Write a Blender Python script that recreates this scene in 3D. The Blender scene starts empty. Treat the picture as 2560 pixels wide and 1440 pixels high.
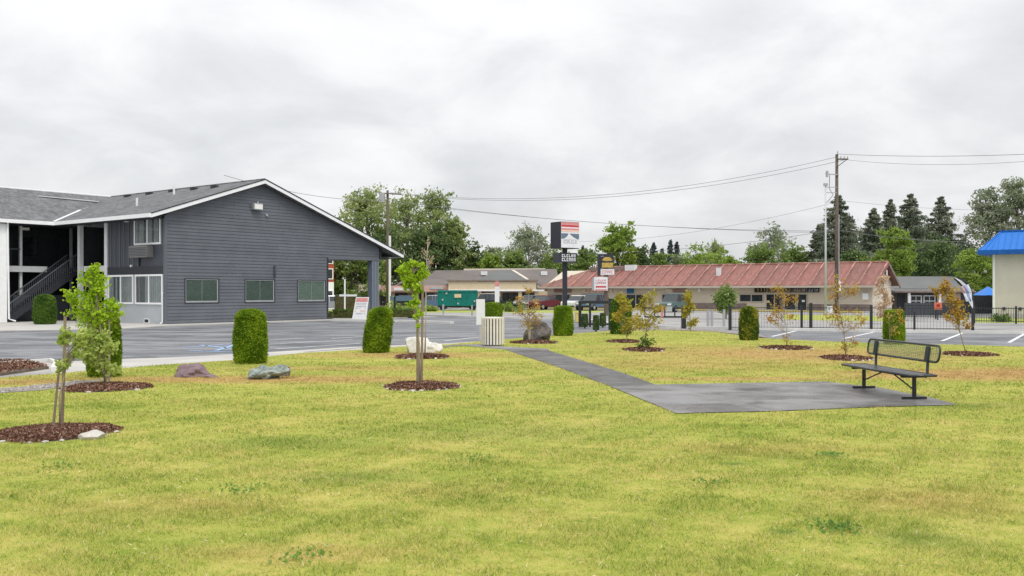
import bpy, math, random
import numpy as np
from mathutils import Vector, Matrix
S = bpy.context.scene
C = S.collection
R = math.radians
random.seed(7)
rng = np.random.default_rng(11)

# ---------------------------------------------------------------- camera
FPX, CX, HY, EYE = 2300.0, 1280.0, 730.0, 1.9      # focal length and horizon in photo pixels, eye height
cam = bpy.data.objects.new('camera', bpy.data.cameras.new('camera'))
C.objects.link(cam); S.camera = cam
cam.location = (0, 0, EYE); cam.rotation_euler = (R(90), 0, 0)
cam.data.sensor_width = 36; cam.data.lens = 36*FPX/2560
cam.data.shift_y = (HY-720)/2560
cam.data.clip_start = .1; cam.data.clip_end = 4000

# ---------------------------------------------------------------- sky and sun
SUN_EL, SUN_AZ = 58, 150          # soft light through the overcast, from behind the camera on the right
wd = bpy.data.worlds.new('World'); S.world = wd; wd.use_nodes = True
nt = wd.node_tree; nt.nodes.clear()
def N(nt, typ, **kw):
    n = nt.nodes.new(typ)
    for k, v in kw.items():
        if k in n.inputs: n.inputs[k].default_value = v
        else: setattr(n, k, v)
    return n
def math_(nt, op, a, b=None, clamp=False):
    n = nt.nodes.new('ShaderNodeMath'); n.operation = op; n.use_clamp = clamp
    for i, v in enumerate((a, b)):
        if v is None: continue
        if hasattr(v, 'is_output'): nt.links.new(v, n.inputs[i])
        else: n.inputs[i].default_value = v
    return n.outputs[0]
def ramp(nt, fac, stops, interp='LINEAR'):
    n = nt.nodes.new('ShaderNodeValToRGB'); n.color_ramp.interpolation = interp
    el = n.color_ramp.elements
    while len(el) < len(stops): el.new(.5)
    for e, (p, c) in zip(el, stops):
        e.position = p; e.color = (c[0], c[1], c[2], 1) if hasattr(c, '__len__') else (c, c, c, 1)
    nt.links.new(fac, n.inputs[0])
    return n.outputs[0]
def mixc(nt, fac, a, b, typ='MIX'):
    n = nt.nodes.new('ShaderNodeMix'); n.data_type = 'RGBA'; n.blend_type = typ
    for idx, v in ((0, fac), (6, a), (7, b)):
        if hasattr(v, 'is_output'): nt.links.new(v, n.inputs[idx])
        elif idx == 0: n.inputs[0].default_value = v
        else: n.inputs[idx].default_value = (v[0], v[1], v[2], 1)
    return n.outputs[2]
def noise(nt, vec, scale, detail=3, rough=.55, dist=0.0):
    n = N(nt, 'ShaderNodeTexNoise', Scale=scale, Detail=detail, Roughness=rough, Distortion=dist)
    nt.links.new(vec, n.inputs['Vector'])
    return n.outputs['Fac']

sky = N(nt, 'ShaderNodeTexSky', sky_type='NISHITA', sun_disc=False, sun_elevation=R(SUN_EL), sun_rotation=R(SUN_AZ))
b1 = N(nt, 'ShaderNodeBackground', Strength=.1); nt.links.new(sky.outputs[0], b1.inputs[0])
tc = N(nt, 'ShaderNodeTexCoord'); sep = N(nt, 'ShaderNodeSeparateXYZ'); nt.links.new(tc.outputs['Generated'], sep.inputs[0])
zc = math_(nt, 'MAXIMUM', sep.outputs[2], 0.0); zz = math_(nt, 'ADD', zc, .34)
cb = N(nt, 'ShaderNodeCombineXYZ')
nt.links.new(math_(nt, 'DIVIDE', sep.outputs[0], zz), cb.inputs[0])
nt.links.new(math_(nt, 'DIVIDE', sep.outputs[1], zz), cb.inputs[1])
n1 = noise(nt, cb.outputs[0], 2.5, 7, .55, .3)
n2 = noise(nt, cb.outputs[0], .9, 2, .5, .3)
nn = math_(nt, 'ADD', math_(nt, 'MULTIPLY', n1, .7), math_(nt, 'MULTIPLY', n2, .3))
cl = ramp(nt, nn, [(.35, (.575, .58, .595)), (.45, (.645, .65, .66)), (.52, (.715, .718, .725)), (.60, (.78, .782, .786))])
# overcast skies are brighter overhead than near the horizon
gr = math_(nt, 'ADD', .93, math_(nt, 'MULTIPLY', zc, .75))
b2 = N(nt, 'ShaderNodeBackground'); nt.links.new(cl, b2.inputs[0]); nt.links.new(gr, b2.inputs[1])
mx = N(nt, 'ShaderNodeMixShader', Fac=.93)
nt.links.new(b1.outputs[0], mx.inputs[1]); nt.links.new(b2.outputs[0], mx.inputs[2])
out = N(nt, 'ShaderNodeOutputWorld'); nt.links.new(mx.outputs[0], out.inputs[0])

sl = bpy.data.lights.new('sun', 'SUN'); sl.energy = 1.5; sl.angle = R(22); sl.color = (1, .96, .9)
so = bpy.data.objects.new('sun', sl); C.objects.link(so)
d = Vector((math.sin(R(SUN_AZ))*math.cos(R(SUN_EL)), math.cos(R(SUN_AZ))*math.cos(R(SUN_EL)), math.sin(R(SUN_EL))))
so.rotation_euler = d.to_track_quat('Z', 'Y').to_euler()
so.location = d*80
S.view_settings.view_transform = 'Standard'; S.view_settings.look = 'None'
S.view_settings.exposure = 0.30; S.view_settings.gamma = 1; S.view_settings.use_curve_mapping = False

# ---------------------------------------------------------------- helpers
def G(px, py, h=0.0):
    """where the sight line of a photo pixel meets the level z = h"""
    y = (EYE-h)*FPX/(py-HY)
    return ((px-CX)/FPX*y, y)
def P(px, py, y):
    """the point of a photo pixel's sight line at distance y"""
    return Vector(((px-CX)/FPX*y, y, EYE-(py-HY)/FPX*y))
def link(o, parent=None):
    C.objects.link(o)
    if parent is not None: o.parent = parent
    return o
def tag(o, label=None, cat=None, group=None, kind=None):
    if label: o['label'] = label
    if cat: o['category'] = cat
    if group: o['group'] = group
    if kind: o['kind'] = kind
    return o
def thing(name, label, cat, loc=(0, 0, 0), rz=0, group=None):
    o = bpy.data.objects.new(name, None); o.empty_display_size = .2
    o.location = loc; o.rotation_euler = (0, 0, rz)
    link(o); return tag(o, label, cat, group)
class MB:
    def __init__(s): s.v, s.f, s.a = [], [], []
    def raw(s, vs, fs):
        b = len(s.v); s.v += [tuple(v) for v in vs]; s.f += [tuple(b+i for i in f) for f in fs]; return s
    def box(s, x0, x1, y0, y1, z0, z1):
        return s.raw([(x0,y0,z0),(x1,y0,z0),(x1,y1,z0),(x0,y1,z0),(x0,y0,z1),(x1,y0,z1),(x1,y1,z1),(x0,y1,z1)],
                     [(0,3,2,1),(4,5,6,7),(0,1,5,4),(1,2,6,5),(2,3,7,6),(3,0,4,7)])
    def prism(s, pts, vec):
        """polygon pts (3-D, one face) pushed along vec"""
        n = len(pts); v = [Vector(p) for p in pts]; w = Vector(vec)
        return s.raw(v+[p+w for p in v], [tuple(range(n)), tuple(range(2*n-1, n-1, -1))]+[(i, i+n, (i+1) % n+n, (i+1) % n) for i in range(n)])
    def bar(s, a, b, w, h=None, up=(0, 0, 1)):
        a, b = Vector(a), Vector(b); h = h or w; d = (b-a).normalized(); u = Vector(up)
        if abs(d.dot(u)) > .98: u = Vector((1, 0, 0))
        x = d.cross(u).normalized()*w/2; y = x.cross(d).normalized()*h/2
        return s.raw([a-x-y, a+x-y, a+x+y, a-x+y, b-x-y, b+x-y, b+x+y, b-x+y],
                     [(0,3,2,1),(4,5,6,7),(0,1,5,4),(1,2,6,5),(2,3,7,6),(3,0,4,7)])
    def tube(s, pts, rad, n=6, cap=True):
        pts = [Vector(p) for p in pts]
        rad = rad if hasattr(rad, '__len__') else [rad]*len(pts)
        rings = []
        for i, p in enumerate(pts):
            d = (pts[min(i+1, len(pts)-1)]-pts[max(i-1, 0)]).normalized()
            u = Vector((1, 0, 0)) if abs(d.x) < .9 else Vector((0, 1, 0))
            x = d.cross(u).normalized(); y = d.cross(x).normalized()
            rings.append([p+(x*math.cos(t)+y*math.sin(t))*rad[i] for t in [2*math.pi*k/n for k in range(n)]])
        b = len(s.v); s.v += [tuple(q) for r in rings for q in r]
        for i in range(len(pts)-1):
            for k in range(n):
                s.f.append((b+i*n+k, b+i*n+(k+1) % n, b+(i+1)*n+(k+1) % n, b+(i+1)*n+k))
        if cap:
            s.f.append(tuple(b+k for k in range(n))[::-1]); s.f.append(tuple(b+(len(pts)-1)*n+k for k in range(n)))
        return s
    def build(s, name, mat, parent=None, bevel=0, smooth=False, recalc=True):
        me = bpy.data.meshes.new(name); me.from_pydata(s.v, [], s.f); me.update()
        if recalc:
            import bmesh
            bm = bmesh.new(); bm.from_mesh(me); bmesh.ops.recalc_face_normals(bm, faces=bm.faces)
            if bevel: bmesh.ops.bevel(bm, geom=bm.edges, offset=bevel, segments=2, affect='EDGES', clamp_overlap=True)
            bm.to_mesh(me); bm.free()
        if smooth:
            for p in me.polygons: p.use_smooth = True
        me.materials.append(mat)
        return link(bpy.data.objects.new(name, me), parent)
def copy_tree(o, parent=None):
    c = o.copy(); C.objects.link(c)
    if parent is not None: c.parent = parent
    for ch in o.children: copy_tree(ch, c)
    return c
def fastmesh(name, V, F, mat, parent=None, attrs=None, smooth=False):
    """numpy verts (n,3), faces (m,k), per-face float attributes"""
    V = np.ascontiguousarray(V, dtype=np.float32); F = np.ascontiguousarray(F, dtype=np.int32)
    me = bpy.data.meshes.new(name); m, k = F.shape
    me.vertices.add(len(V)); me.vertices.foreach_set('co', V.ravel())
    me.loops.add(m*k); me.loops.foreach_set('vertex_index', F.ravel())
    me.polygons.add(m); me.polygons.foreach_set('loop_start', np.arange(0, m*k, k, dtype=np.int32))
    me.polygons.foreach_set('loop_total', np.full(m, k, dtype=np.int32))
    if smooth: me.polygons.foreach_set('use_smooth', np.ones(m, dtype=bool))
    me.update(calc_edges=True)
    for nm, arr in (attrs or {}).items():
        a = me.attributes.new(nm, 'FLOAT', 'FACE'); a.data.foreach_set('value', np.ascontiguousarray(arr, dtype=np.float32))
    me.materials.append(mat)
    return link(bpy.data.objects.new(name, me), parent)
def leaves(name, pts, size, mat, parent=None, tint=None, aspect=.62, droop=0.0, rg=None):
    """a cloud of small leaf faces, each a folded pair of quads' worth of outline in one quad"""
    rg = rg or rng; n = len(pts); pts = np.asarray(pts)
    size = np.broadcast_to(size, (n,))*(.7+.6*rg.random(n))
    u = rg.normal(size=(n, 3)); u[:, 2] -= droop; u /= np.linalg.norm(u, axis=1)[:, None]
    w = rg.normal(size=(n, 3)); v = np.cross(u, w); v /= np.linalg.norm(v, axis=1)[:, None]
    U = u*(size*.5)[:, None]; W = v*(size*.5*aspect)[:, None]
    V = np.stack([pts-U, pts-W*.9+U*.1, pts+U, pts+W*.9+U*.1], axis=1).reshape(-1, 3)
    F = np.arange(4*n).reshape(n, 4)
    t = (rg.random(n) if tint is None else np.clip(tint+.22*(rg.random(n)-.5), 0, 1))
    return fastmesh(name, V, F, mat, parent, {'tint': t})

# ---------------------------------------------------------------- materials
def base_mat(name, rough=.7, spec=.3, metal=0.0):
    m = bpy.data.materials.new(name); m.use_nodes = True; t = m.node_tree
    b = t.nodes['Principled BSDF']; b.inputs['Roughness'].default_value = rough
    b.inputs['Specular IOR Level'].default_value = spec; b.inputs['Metallic'].default_value = metal
    return m, t, b
def paint(name, col, rough=.6, var=.12, scale=3.0, fine=40.0, bump=0.0, spec=.3, metal=0.0):
    """painted or plain surface: base colour with broad weathering and fine grain"""
    m, t, b = base_mat(name, rough, spec, metal)
    tc = N(t, 'ShaderNodeTexCoord'); v = tc.outputs['Object']
    f = math_(t, 'ADD', math_(t, 'MULTIPLY', noise(t, v, scale, 4), .6), math_(t, 'MULTIPLY', noise(t, v, fine, 2), .4))
    lo = [c*(1-var*1.6) for c in col]; hi = [min(1, c*(1+var*1.6)) for c in col]
    t.links.new(ramp(t, f, [(.3, lo), (.7, hi)]), b.inputs['Base Color'])
    if bump:
        bp = N(t, 'ShaderNodeBump', Strength=bump, Distance=.01); t.links.new(noise(t, v, fine, 3), bp.inputs['Height']); t.links.new(bp.outputs[0], b.inputs['Normal'])
    return m
def leafmat(name, stops, trans=.3, rough=.6):
    """foliage: colour picked per leaf, some light passing through"""
    m, t, b = base_mat(name, rough, .2)
    at = N(t, 'ShaderNodeAttribute', attribute_name='tint')
    tc = N(t, 'ShaderNodeTexCoord')
    f = math_(t, 'ADD', math_(t, 'MULTIPLY', at.outputs['Fac'], .75), math_(t, 'MULTIPLY', noise(t, tc.outputs['Object'], .9, 2), .25))
    col = ramp(t, f, stops)
    t.links.new(col, b.inputs['Base Color'])
    tr = N(t, 'ShaderNodeBsdfTranslucent'); t.links.new(col, tr.inputs[0])
    ms = N(t, 'ShaderNodeMixShader', Fac=trans); t.links.new(b.outputs[0], ms.inputs[1]); t.links.new(tr.outputs[0], ms.inputs[2])
    t.links.new(ms.outputs[0], t.nodes['Material Output'].inputs[0])
    return m
M = {}
def mk(k, *a, **kw): M[k] = paint(k, *a, **kw)
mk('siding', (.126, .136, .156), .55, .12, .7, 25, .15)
def vary(k, lo, hi):
    t = M[k].node_tree; b = t.nodes['Principled BSDF']; src = b.inputs['Base Color'].links[0].from_socket
    oi = N(t, 'ShaderNodeObjectInfo'); t.links.new(mixc(t, 1.0, src, ramp(t, oi.outputs['Random'], [(0, (lo,)*3), (1, (hi,)*3)]), 'MULTIPLY'), b.inputs['Base Color'])
vary('siding', .94, 1.06)
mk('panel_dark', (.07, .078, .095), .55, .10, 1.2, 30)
mk('trim_dark', (.035, .039, .047), .5, .08)
mk('foundation', (.43, .455, .48), .7, .06, 1.0, 30)
mk('white', (.86, .87, .88), .45, .04)
mk('post_white', (.74, .75, .77), .5, .05)
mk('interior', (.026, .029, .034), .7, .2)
mk('column', (.17, .20, .245), .5, .06)
mk('galv', (.42, .43, .44), .35, .08, spec=.5, metal=.4)
mk('black', (.018, .019, .021), .4, .15)
mk('black_metal', (.022, .024, .028), .35, .1, spec=.5)
mk('bench_metal', (.028, .031, .036), .3, .12, spec=.5)
mk('mesh_green', (.31, .34, .20), .4, .1)
mk('seat_metal', (.13, .135, .14), .28, .12, spec=.6)  # paler than the bench frame: sky reflected on the seat, put into its colour
mk('concrete', (.46, .445, .42), .85, .14, .6, 30, .2)
mk('kerb', (.66, .655, .63), .8, .10, .8, 20, .2)
mk('yellow_paint', (.62, .52, .16), .7, .1)
mk('white_paint', (.74, .75, .76), .7, .12, 2, 8)
mk('blue_paint', (.30, .44, .68), .7, .2, 2, 6)
mk('tan_wall', (.60, .535, .44), .8, .05, .5, 20)
mk('tan_light', (.66, .60, .51), .8, .05, .5, 20)
mk('tan_trim', (.50, .44, .37), .7, .05)
mk('stone_band', (.24, .19, .17), .85, .2, 2.5, 12)
mk('cream', (.62, .52, .36), .75, .05)
mk('pink_wall', (.60, .47, .39), .8, .08)
mk('brown_roof', (.17, .15, .14), .85, .15, .4, 6)
mk('grey_roof', (.15, .155, .155), .85, .1, .4, 6)
mk('brick_red', (.42, .085, .05), .75, .08)
mk('beige', (.62, .585, .54), .85, .07, .8, 14, .3)
mk('blue_metal', (.012, .17, .60), .35, .08, .6, 3, spec=.5)
mk('blue_dark', (.008, .10, .40), .4, .1)
mk('teal', (.006, .17, .165), .5, .2, 1.2, 8)
mk('wood_pole', (.13, .105, .085), .85, .2, 2, 20)
mk('steel_pole', (.50, .53, .54), .4, .05, spec=.5)
mk('stake', (.27, .205, .15), .85, .2, 4, 40)
mk('bark', (.15, .12, .09), .9, .3, 3, 20, .4)
mk('bark_pale', (.40, .37, .31), .85, .2, 3, 20)
mk('bark_young', (.32, .27, .20), .85, .2, 6, 40)
mk('slat', (.74, .70, .62), .65, .08, 2, 20)
mk('slat_dark', (.10, .09, .08), .8, .1)
mk('wire', (.17, .17, .18), .5, .1)
mk('sign_white', (.74, .75, .77), .4, .04)
mk('sign_red', (.55, .06, .07), .4, .08)
mk('sign_rose', (.62, .26, .25), .4, .08)
mk('sign_peach', (.78, .56, .45), .4, .06)
mk('sign_navy', (.14, .18, .24), .4, .1)
mk('sign_grey', (.42, .45, .46), .4, .1)
mk('sign_gold', (.50, .36, .09), .4, .2, 3, 6)
mk('sign_blue', (.03, .15, .32), .4, .1)
mk('sign_dark', (.035, .038, .05), .35, .1)
mk('orange', (.55, .16, .09), .5, .1)
mk('pinkish', (.62, .38, .33), .6, .1)
mk('car_silver', (.38, .40, .43), .3, .05, spec=.6, metal=.5)
mk('car_black', (.015, .016, .02), .2, .1, spec=.6)
mk('car_blue', (.10, .16, .24), .25, .05, spec=.6)
mk('car_red', (.14, .02, .03), .25, .05, spec=.6)
mk('car_teal', (.10, .16, .16), .25, .05, spec=.6)
mk('car_white', (.70, .72, .74), .3, .05, spec=.6)
mk('tyre', (.02, .02, .02), .9, .1)
mk('lamp', (.8, .8, .76), .3, .03)
mk('tail', (.35, .02, .02), .3, .03)
mk('white_rock', (.70, .69, .65), .85, .14, 3.0, 18, .6)
mk('dark_rock', (.12, .108, .098), .9, .6, 3.5, 16, .8)
mk('purple_rock', (.21, .15, .165), .85, .2, 5, 25, .6)
mk('green_rock', (.24, .28, .26), .85, .4, 5, 20, .7)
mk('pale_stone', (.50, .47, .43), .85, .12, 6, 30, .4)
mk('gravel', (.26, .235, .225), .9, .35, 2, 18, .5)
mk('gravel_path', (.26, .235, .225), .9, .4, 2, 18, .5)
mk('curtain', (.82, .83, .82), .8, .15, 2, 8)
mk('blind_dark', (.25, .30, .27), .8, .25, 1.5, 5)
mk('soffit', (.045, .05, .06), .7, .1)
mk('store_glass', (.022, .03, .034), .12, .6, 1.1, 3.5, spec=.6)
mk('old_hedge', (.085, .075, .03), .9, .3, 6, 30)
mk('ac_grey', (.22, .22, .215), .5, .06)

# clear glass with a pale reflection of the sky
m, t, b = base_mat('glass', .05, .6); M['glass'] = m
b.inputs['Base Color'].default_value = (.10, .135, .125, 1)
tr = N(t, 'ShaderNodeBsdfTransparent'); tr.inputs[0].default_value = (.75, .82, .78, 1)
ms = N(t, 'ShaderNodeMixShader', Fac=.7); t.links.new(b.outputs[0], ms.inputs[1]); t.links.new(tr.outputs[0], ms.inputs[2])
t.links.new(ms.outputs[0], t.nodes['Material Output'].inputs[0])
m, t, b = base_mat('glass_clear', .05, .7); M['glass_clear'] = m
b.inputs['Base Color'].default_value = (.16, .18, .185, 1)
tr = N(t, 'ShaderNodeBsdfTransparent'); tr.inputs[0].default_value = (.88, .91, .91, 1)
ms = N(t, 'ShaderNodeMixShader', Fac=.72); t.links.new(b.outputs[0], ms.inputs[1]); t.links.new(tr.outputs[0], ms.inputs[2])
t.links.new(ms.outputs[0], t.nodes['Material Output'].inputs[0])
m, t, b = base_mat('car_glass', .08, .7); M['car_glass'] = m; b.inputs['Base Color'].default_value = (.03, .04, .045, 1)

# shingles: rows of tabs, each a slightly different grey
m, t, b = base_mat('shingle', .9, .15); M['shingle'] = m
tc = N(t, 'ShaderNodeTexCoord'); mp = N(t, 'ShaderNodeMapping'); t.links.new(tc.outputs['Object'], mp.inputs[0])
vo = N(t, 'ShaderNodeTexVoronoi', Scale=3.4); t.links.new(mp.outputs[0], vo.inputs['Vector'])
mp.inputs['Scale'].default_value = (1.6, 1.0, 1.0)
f = math_(t, 'ADD', math_(t, 'MULTIPLY', N(t, 'ShaderNodeSeparateColor').outputs[0], 0), 0)
sc_ = N(t, 'ShaderNodeSeparateColor'); t.links.new(vo.outputs['Color'], sc_.inputs[0])
f = math_(t, 'ADD', math_(t, 'MULTIPLY', sc_.outputs[0], .35), math_(t, 'MULTIPLY', noise(t, tc.outputs['Object'], .8, 5, .65), .65))
t.links.new(ramp(t, f, [(.25, (.105, .108, .113)), (.5, (.155, .158, .165)), (.75, (.215, .218, .225))]), b.inputs['Base Color'])

# red metal roofing: faded and chalky, moss and bare streaks running down the sheets
m, t, b = base_mat('red_roof', .5, .4); M['red_roof'] = m
tc = N(t, 'ShaderNodeTexCoord'); mp = N(t, 'ShaderNodeMapping'); t.links.new(tc.outputs['Object'], mp.inputs[0])
mp.inputs['Scale'].default_value = (.25, 1.6, .25)
f = noise(t, mp.outputs[0], 1.3, 5, .7)
g = noise(t, tc.outputs['Object'], .45, 4, .6)
c1 = ramp(t, f, [(.30, (.17, .07, .058)), (.48, (.24, .092, .075)), (.62, (.32, .135, .11)), (.76, (.42, .22, .18))])
oi = N(t, 'ShaderNodeObjectInfo'); c1 = mixc(t, 1.0, c1, ramp(t, oi.outputs['Random'], [(0, (.78, .80, .80)), (1, (1.12, 1.06, 1.04))]), 'MULTIPLY')
t.links.new(mixc(t, ramp(t, g, [(.46, 0.0), (.62, .7)]), c1, (.20, .115, .075)), b.inputs['Base Color'])
mk('red_seam', (.36, .18, .15), .5, .5, 1.2, 5)

# asphalt with worn, patched and damp areas
def asphalt(name, dark, light, patch=.12, rough=.8, sc=1.0, xs=.4):
    m, t, b = base_mat(name, rough, .3); M[name] = m
    tc = N(t, 'ShaderNodeTexCoord'); v = tc.outputs['Object']
    mp = N(t, 'ShaderNodeMapping'); t.links.new(v, mp.inputs[0]); mp.inputs['Scale'].default_value = (xs, 1, 1); mp.inputs['Rotation'].default_value = (0, 0, R(14))
    f = math_(t, 'ADD', math_(t, 'MULTIPLY', noise(t, mp.outputs[0], patch*3, 5, .6, .6), .65), math_(t, 'MULTIPLY', noise(t, v, 28*sc, 3, .7), .35))
    st = ramp(t, noise(t, mp.outputs[0], patch*5.5, 5, .62, .9), [(.36, .62), (.47, 1.0), (.62, 1.0), (.72, 1.12)])
    t.links.new(mixc(t, 1.0, ramp(t, f, [(.41, dark), (.57, light)]), st, 'MULTIPLY'), b.inputs['Base Color'])
    t.links.new(ramp(t, noise(t, mp.outputs[0], patch*3, 4), [(.4, rough-.3), (.6, rough)]), b.inputs['Roughness'])
    bp = N(t, 'ShaderNodeBump', Strength=.35, Distance=.01); t.links.new(noise(t, v, 60*sc, 2), bp.inputs['Height']); t.links.new(bp.outputs[0], b.inputs['Normal'])
asphalt('asphalt', (.095, .10, .112), (.25, .255, .27), .15)
asphalt('pad', (.075, .062, .055), (.245, .24, .24), .20, .6, 2, .8)
asphalt('path', (.055, .052, .05), (.15, .145, .14), .3, .7, 2, .9)
asphalt('street', (.26, .255, .25), (.38, .372, .36))

# lawn: green, yellow and dry patches; the same colour field drives the ground sheet and the blades
DRY = [(-5.5, 19.5, 5.5, 1.0, 1.0), (-10.5, 18.9, 3.0, .8, .9), (-2.8, 27.0, 3.6, 1.6, .9), (8.3, 27.5, 5.5, 4.5, .95), (10.2, 20.6, 3.4, 1.6, 1.25), (5.0, 19.6, 3.5, .5, .8), (6.4, 31, 5, 1.5, .5),
       (12.6, 20.8, 3.8, 2.0, 1.3), (4.5, 24, 4, 3, .55), (-.6, 8.6, .9, .5, .2), (3.6, 8.2, 1.0, .6, .4), (3.0, 10.8, 1.4, .7, .25), (-3.0, 8.0, 1.2, .5, .3), (-3.5, 22.3, 3.5, .9, .6), (-1.6, 6.5, .8, .3, .4)]
WET = [(3.05, 6.9, .4, .3, .55), (-1.6, 9.2, .8, .4, .4), (2.1, 7.1, .14, .1, .9), (2.4, 9.9, .2, .12, .8), (-2.7, 11.3, 1.2, .5, .4), (-.2, 12.2, 2.2, 1.0, .3), (7.2, 15.0, 1.2, .5, .5)]
def lawn_color(t, tint=None):
    ge = N(t, 'ShaderNodeNewGeometry'); pos = ge.outputs['Position']
    def blobs(lst, acc=None):
        for x, y, rx, ry, a in lst:
            mp = N(t, 'ShaderNodeMapping', vector_type='TEXTURE'); t.links.new(pos, mp.inputs[0])
            mp.inputs['Location'].default_value = (x, y, 0); mp.inputs['Scale'].default_value = (rx, ry, 50)
            ln = N(t, 'ShaderNodeVectorMath', operation='LENGTH'); t.links.new(mp.outputs[0], ln.inputs[0])
            f = math_(t, 'MULTIPLY', math_(t, 'SUBTRACT', 1.25, ln.outputs['Value'], True), a)
            acc = f if acc is None else math_(t, 'MAXIMUM', acc, f)
        return acc
    mp = N(t, 'ShaderNodeMapping'); t.links.new(pos, mp.inputs[0]); mp.inputs['Scale'].default_value = (.85, 1.0, 0)
    n_a = noise(t, mp.outputs[0], .62, 4, .6, .5); n_b = noise(t, mp.outputs[0], 2.4, 4, .68, .4); n_c = noise(t, mp.outputs[0], 8, 4, .8)
    dry = blobs(DRY); wet = blobs(WET)
    base = math_(t, 'ADD', math_(t, 'ADD', math_(t, 'MULTIPLY', n_a, .36), math_(t, 'MULTIPLY', n_b, .30)), math_(t, 'MULTIPLY', n_c, .34))
    if tint is not None: base = math_(t, 'ADD', base, math_(t, 'MULTIPLY', math_(t, 'SUBTRACT', tint, .5), .42))
    c = ramp(t, base, [(.26, (.15, .23, .038)), (.40, (.285, .375, .062)), (.49, (.415, .465, .10)), (.58, (.55, .525, .155)), (.70, (.70, .60, .27))])
    df = math_(t, 'MULTIPLY', dry, math_(t, 'ADD', .35, math_(t, 'MULTIPLY', n_b, 1.3)), True)
    dc = ramp(t, math_(t, 'ADD', math_(t, 'MULTIPLY', n_c, .6), math_(t, 'MULTIPLY', n_b, .4)), [(.38, (.36, .20, .09)), (.5, (.54, .34, .16)), (.62, (.60, .47, .20))])
    c = mixc(t, math_(t, 'MULTIPLY', df, .85), c, dc)
    wf = math_(t, 'MULTIPLY', wet, math_(t, 'MULTIPLY', n_b, 1.7), True)
    return mixc(t, wf, c, (.13, .235, .045))
m, t, b = base_mat('lawn_ground', .95, .1); M['lawn_ground'] = m
t.links.new(mixc(t, 1.0, lawn_color(t), (.80, .76, .70), 'MULTIPLY'), b.inputs['Base Color'])
bp = N(t, 'ShaderNodeBump', Strength=.6, Distance=.03); ge = N(t, 'ShaderNodeNewGeometry')
t.links.new(noise(t, ge.outputs['Position'], 22, 3), bp.inputs['Height']); t.links.new(bp.outputs[0], b.inputs['Normal'])
m, t, b = base_mat('grass_blade', .65, .2); M['grass_blade'] = m
at = N(t, 'ShaderNodeAttribute', attribute_name='tint'); lc = lawn_color(t, at.outputs['Fac'])
t.links.new(lc, b.inputs['Base Color'])
tr = N(t, 'ShaderNodeBsdfTranslucent'); t.links.new(lc, tr.inputs[0])
ms = N(t, 'ShaderNodeMixShader', Fac=.4); t.links.new(b.outputs[0], ms.inputs[1]); t.links.new(tr.outputs[0], ms.inputs[2])
t.links.new(ms.outputs[0], t.nodes['Material Output'].inputs[0])
mk('far_ground', (.12, .15, .06), .95, .3, .02, .5)
mk('verge', (.33, .37, .08), .95, .2, .6, 5)

m, t, b = base_mat('mulch', .95, .1); M['mulch'] = m
at = N(t, 'ShaderNodeAttribute', attribute_name='tint')
t.links.new(ramp(t, at.outputs['Fac'], [(0, (.07, .034, .024)), (.45, (.16, .078, .052)), (.8, (.28, .155, .11)), (1, (.48, .33, .25))]), b.inputs['Base Color'])

M['leaf_tuya'] = leafmat('leaf_tuya', [(.15, (.08, .155, .008)), (.5, (.19, .31, .014)), (.85, (.38, .50, .035))], .35)
M['leaf_box'] = leafmat('leaf_box', [(.15, (.035, .085, .012)), (.5, (.10, .19, .025)), (.85, (.2, .32, .05))], .25)
M['leaf_bright'] = leafmat('leaf_bright', [(.15, (.20, .36, .015)), (.5, (.40, .58, .03)), (.85, (.60, .74, .10))], .45)
M['leaf_pale'] = leafmat('leaf_pale', [(.15, (.26, .38, .07)), (.5, (.44, .54, .13)), (.85, (.68, .72, .30))], .45)
M['leaf_orange'] = leafmat('leaf_orange', [(.15, (.28, .13, .03)), (.45, (.45, .27, .045)), (.65, (.50, .38, .07)), (.88, (.36, .38, .07))], .35)
M['leaf_yellow'] = leafmat('leaf_yellow', [(.15, (.20, .24, .035)), (.45, (.42, .36, .05)), (.75, (.52, .40, .06)), (.9, (.5, .27, .05))], .35)
M['leaf_blush'] = leafmat('leaf_blush', [(.15, (.5, .30, .18)), (.5, (.62, .45, .30)), (.85, (.6, .5, .3))], .35)
M['leaf_cotton'] = leafmat('leaf_cotton', [(.15, (.11, .17, .055)), (.42, (.26, .34, .11)), (.62, (.40, .46, .19)), (.8, (.66, .68, .50))], .5)  # leaf tones lightened to stand in for distance haze
M['leaf_dark'] = leafmat('leaf_dark', [(.15, (.05, .09, .035)), (.5, (.11, .17, .06)), (.85, (.24, .30, .12))], .3)
M['leaf_green'] = leafmat('leaf_green', [(.15, (.10, .165, .04)), (.5, (.20, .29, .07)), (.85, (.36, .44, .15))], .35)
M['leaf_lime'] = leafmat('leaf_lime', [(.15, (.15, .24, .035)), (.5, (.26, .37, .065)), (.85, (.38, .48, .12))], .35)
M['leaf_silver'] = leafmat('leaf_silver', [(.15, (.13, .17, .095)), (.45, (.27, .32, .19)), (.7, (.46, .49, .37)), (.9, (.68, .69, .6))], .45)
M['needle'] = leafmat('needle', [(.15, (.085, .11, .075)), (.5, (.19, .225, .15)), (.85, (.46, .48, .38))], .3)
M['leaf_mixed'] = leafmat('leaf_mixed', [(.2, (.05, .10, .012)), (.5, (.13, .19, .02)), (.62, (.30, .32, .045)), (.8, (.50, .42, .06))], .3)
M['needle_far'] = leafmat('needle_far', [(.15, (.045, .065, .07)), (.5, (.08, .11, .11)), (.85, (.14, .17, .165))], .15)

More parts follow.
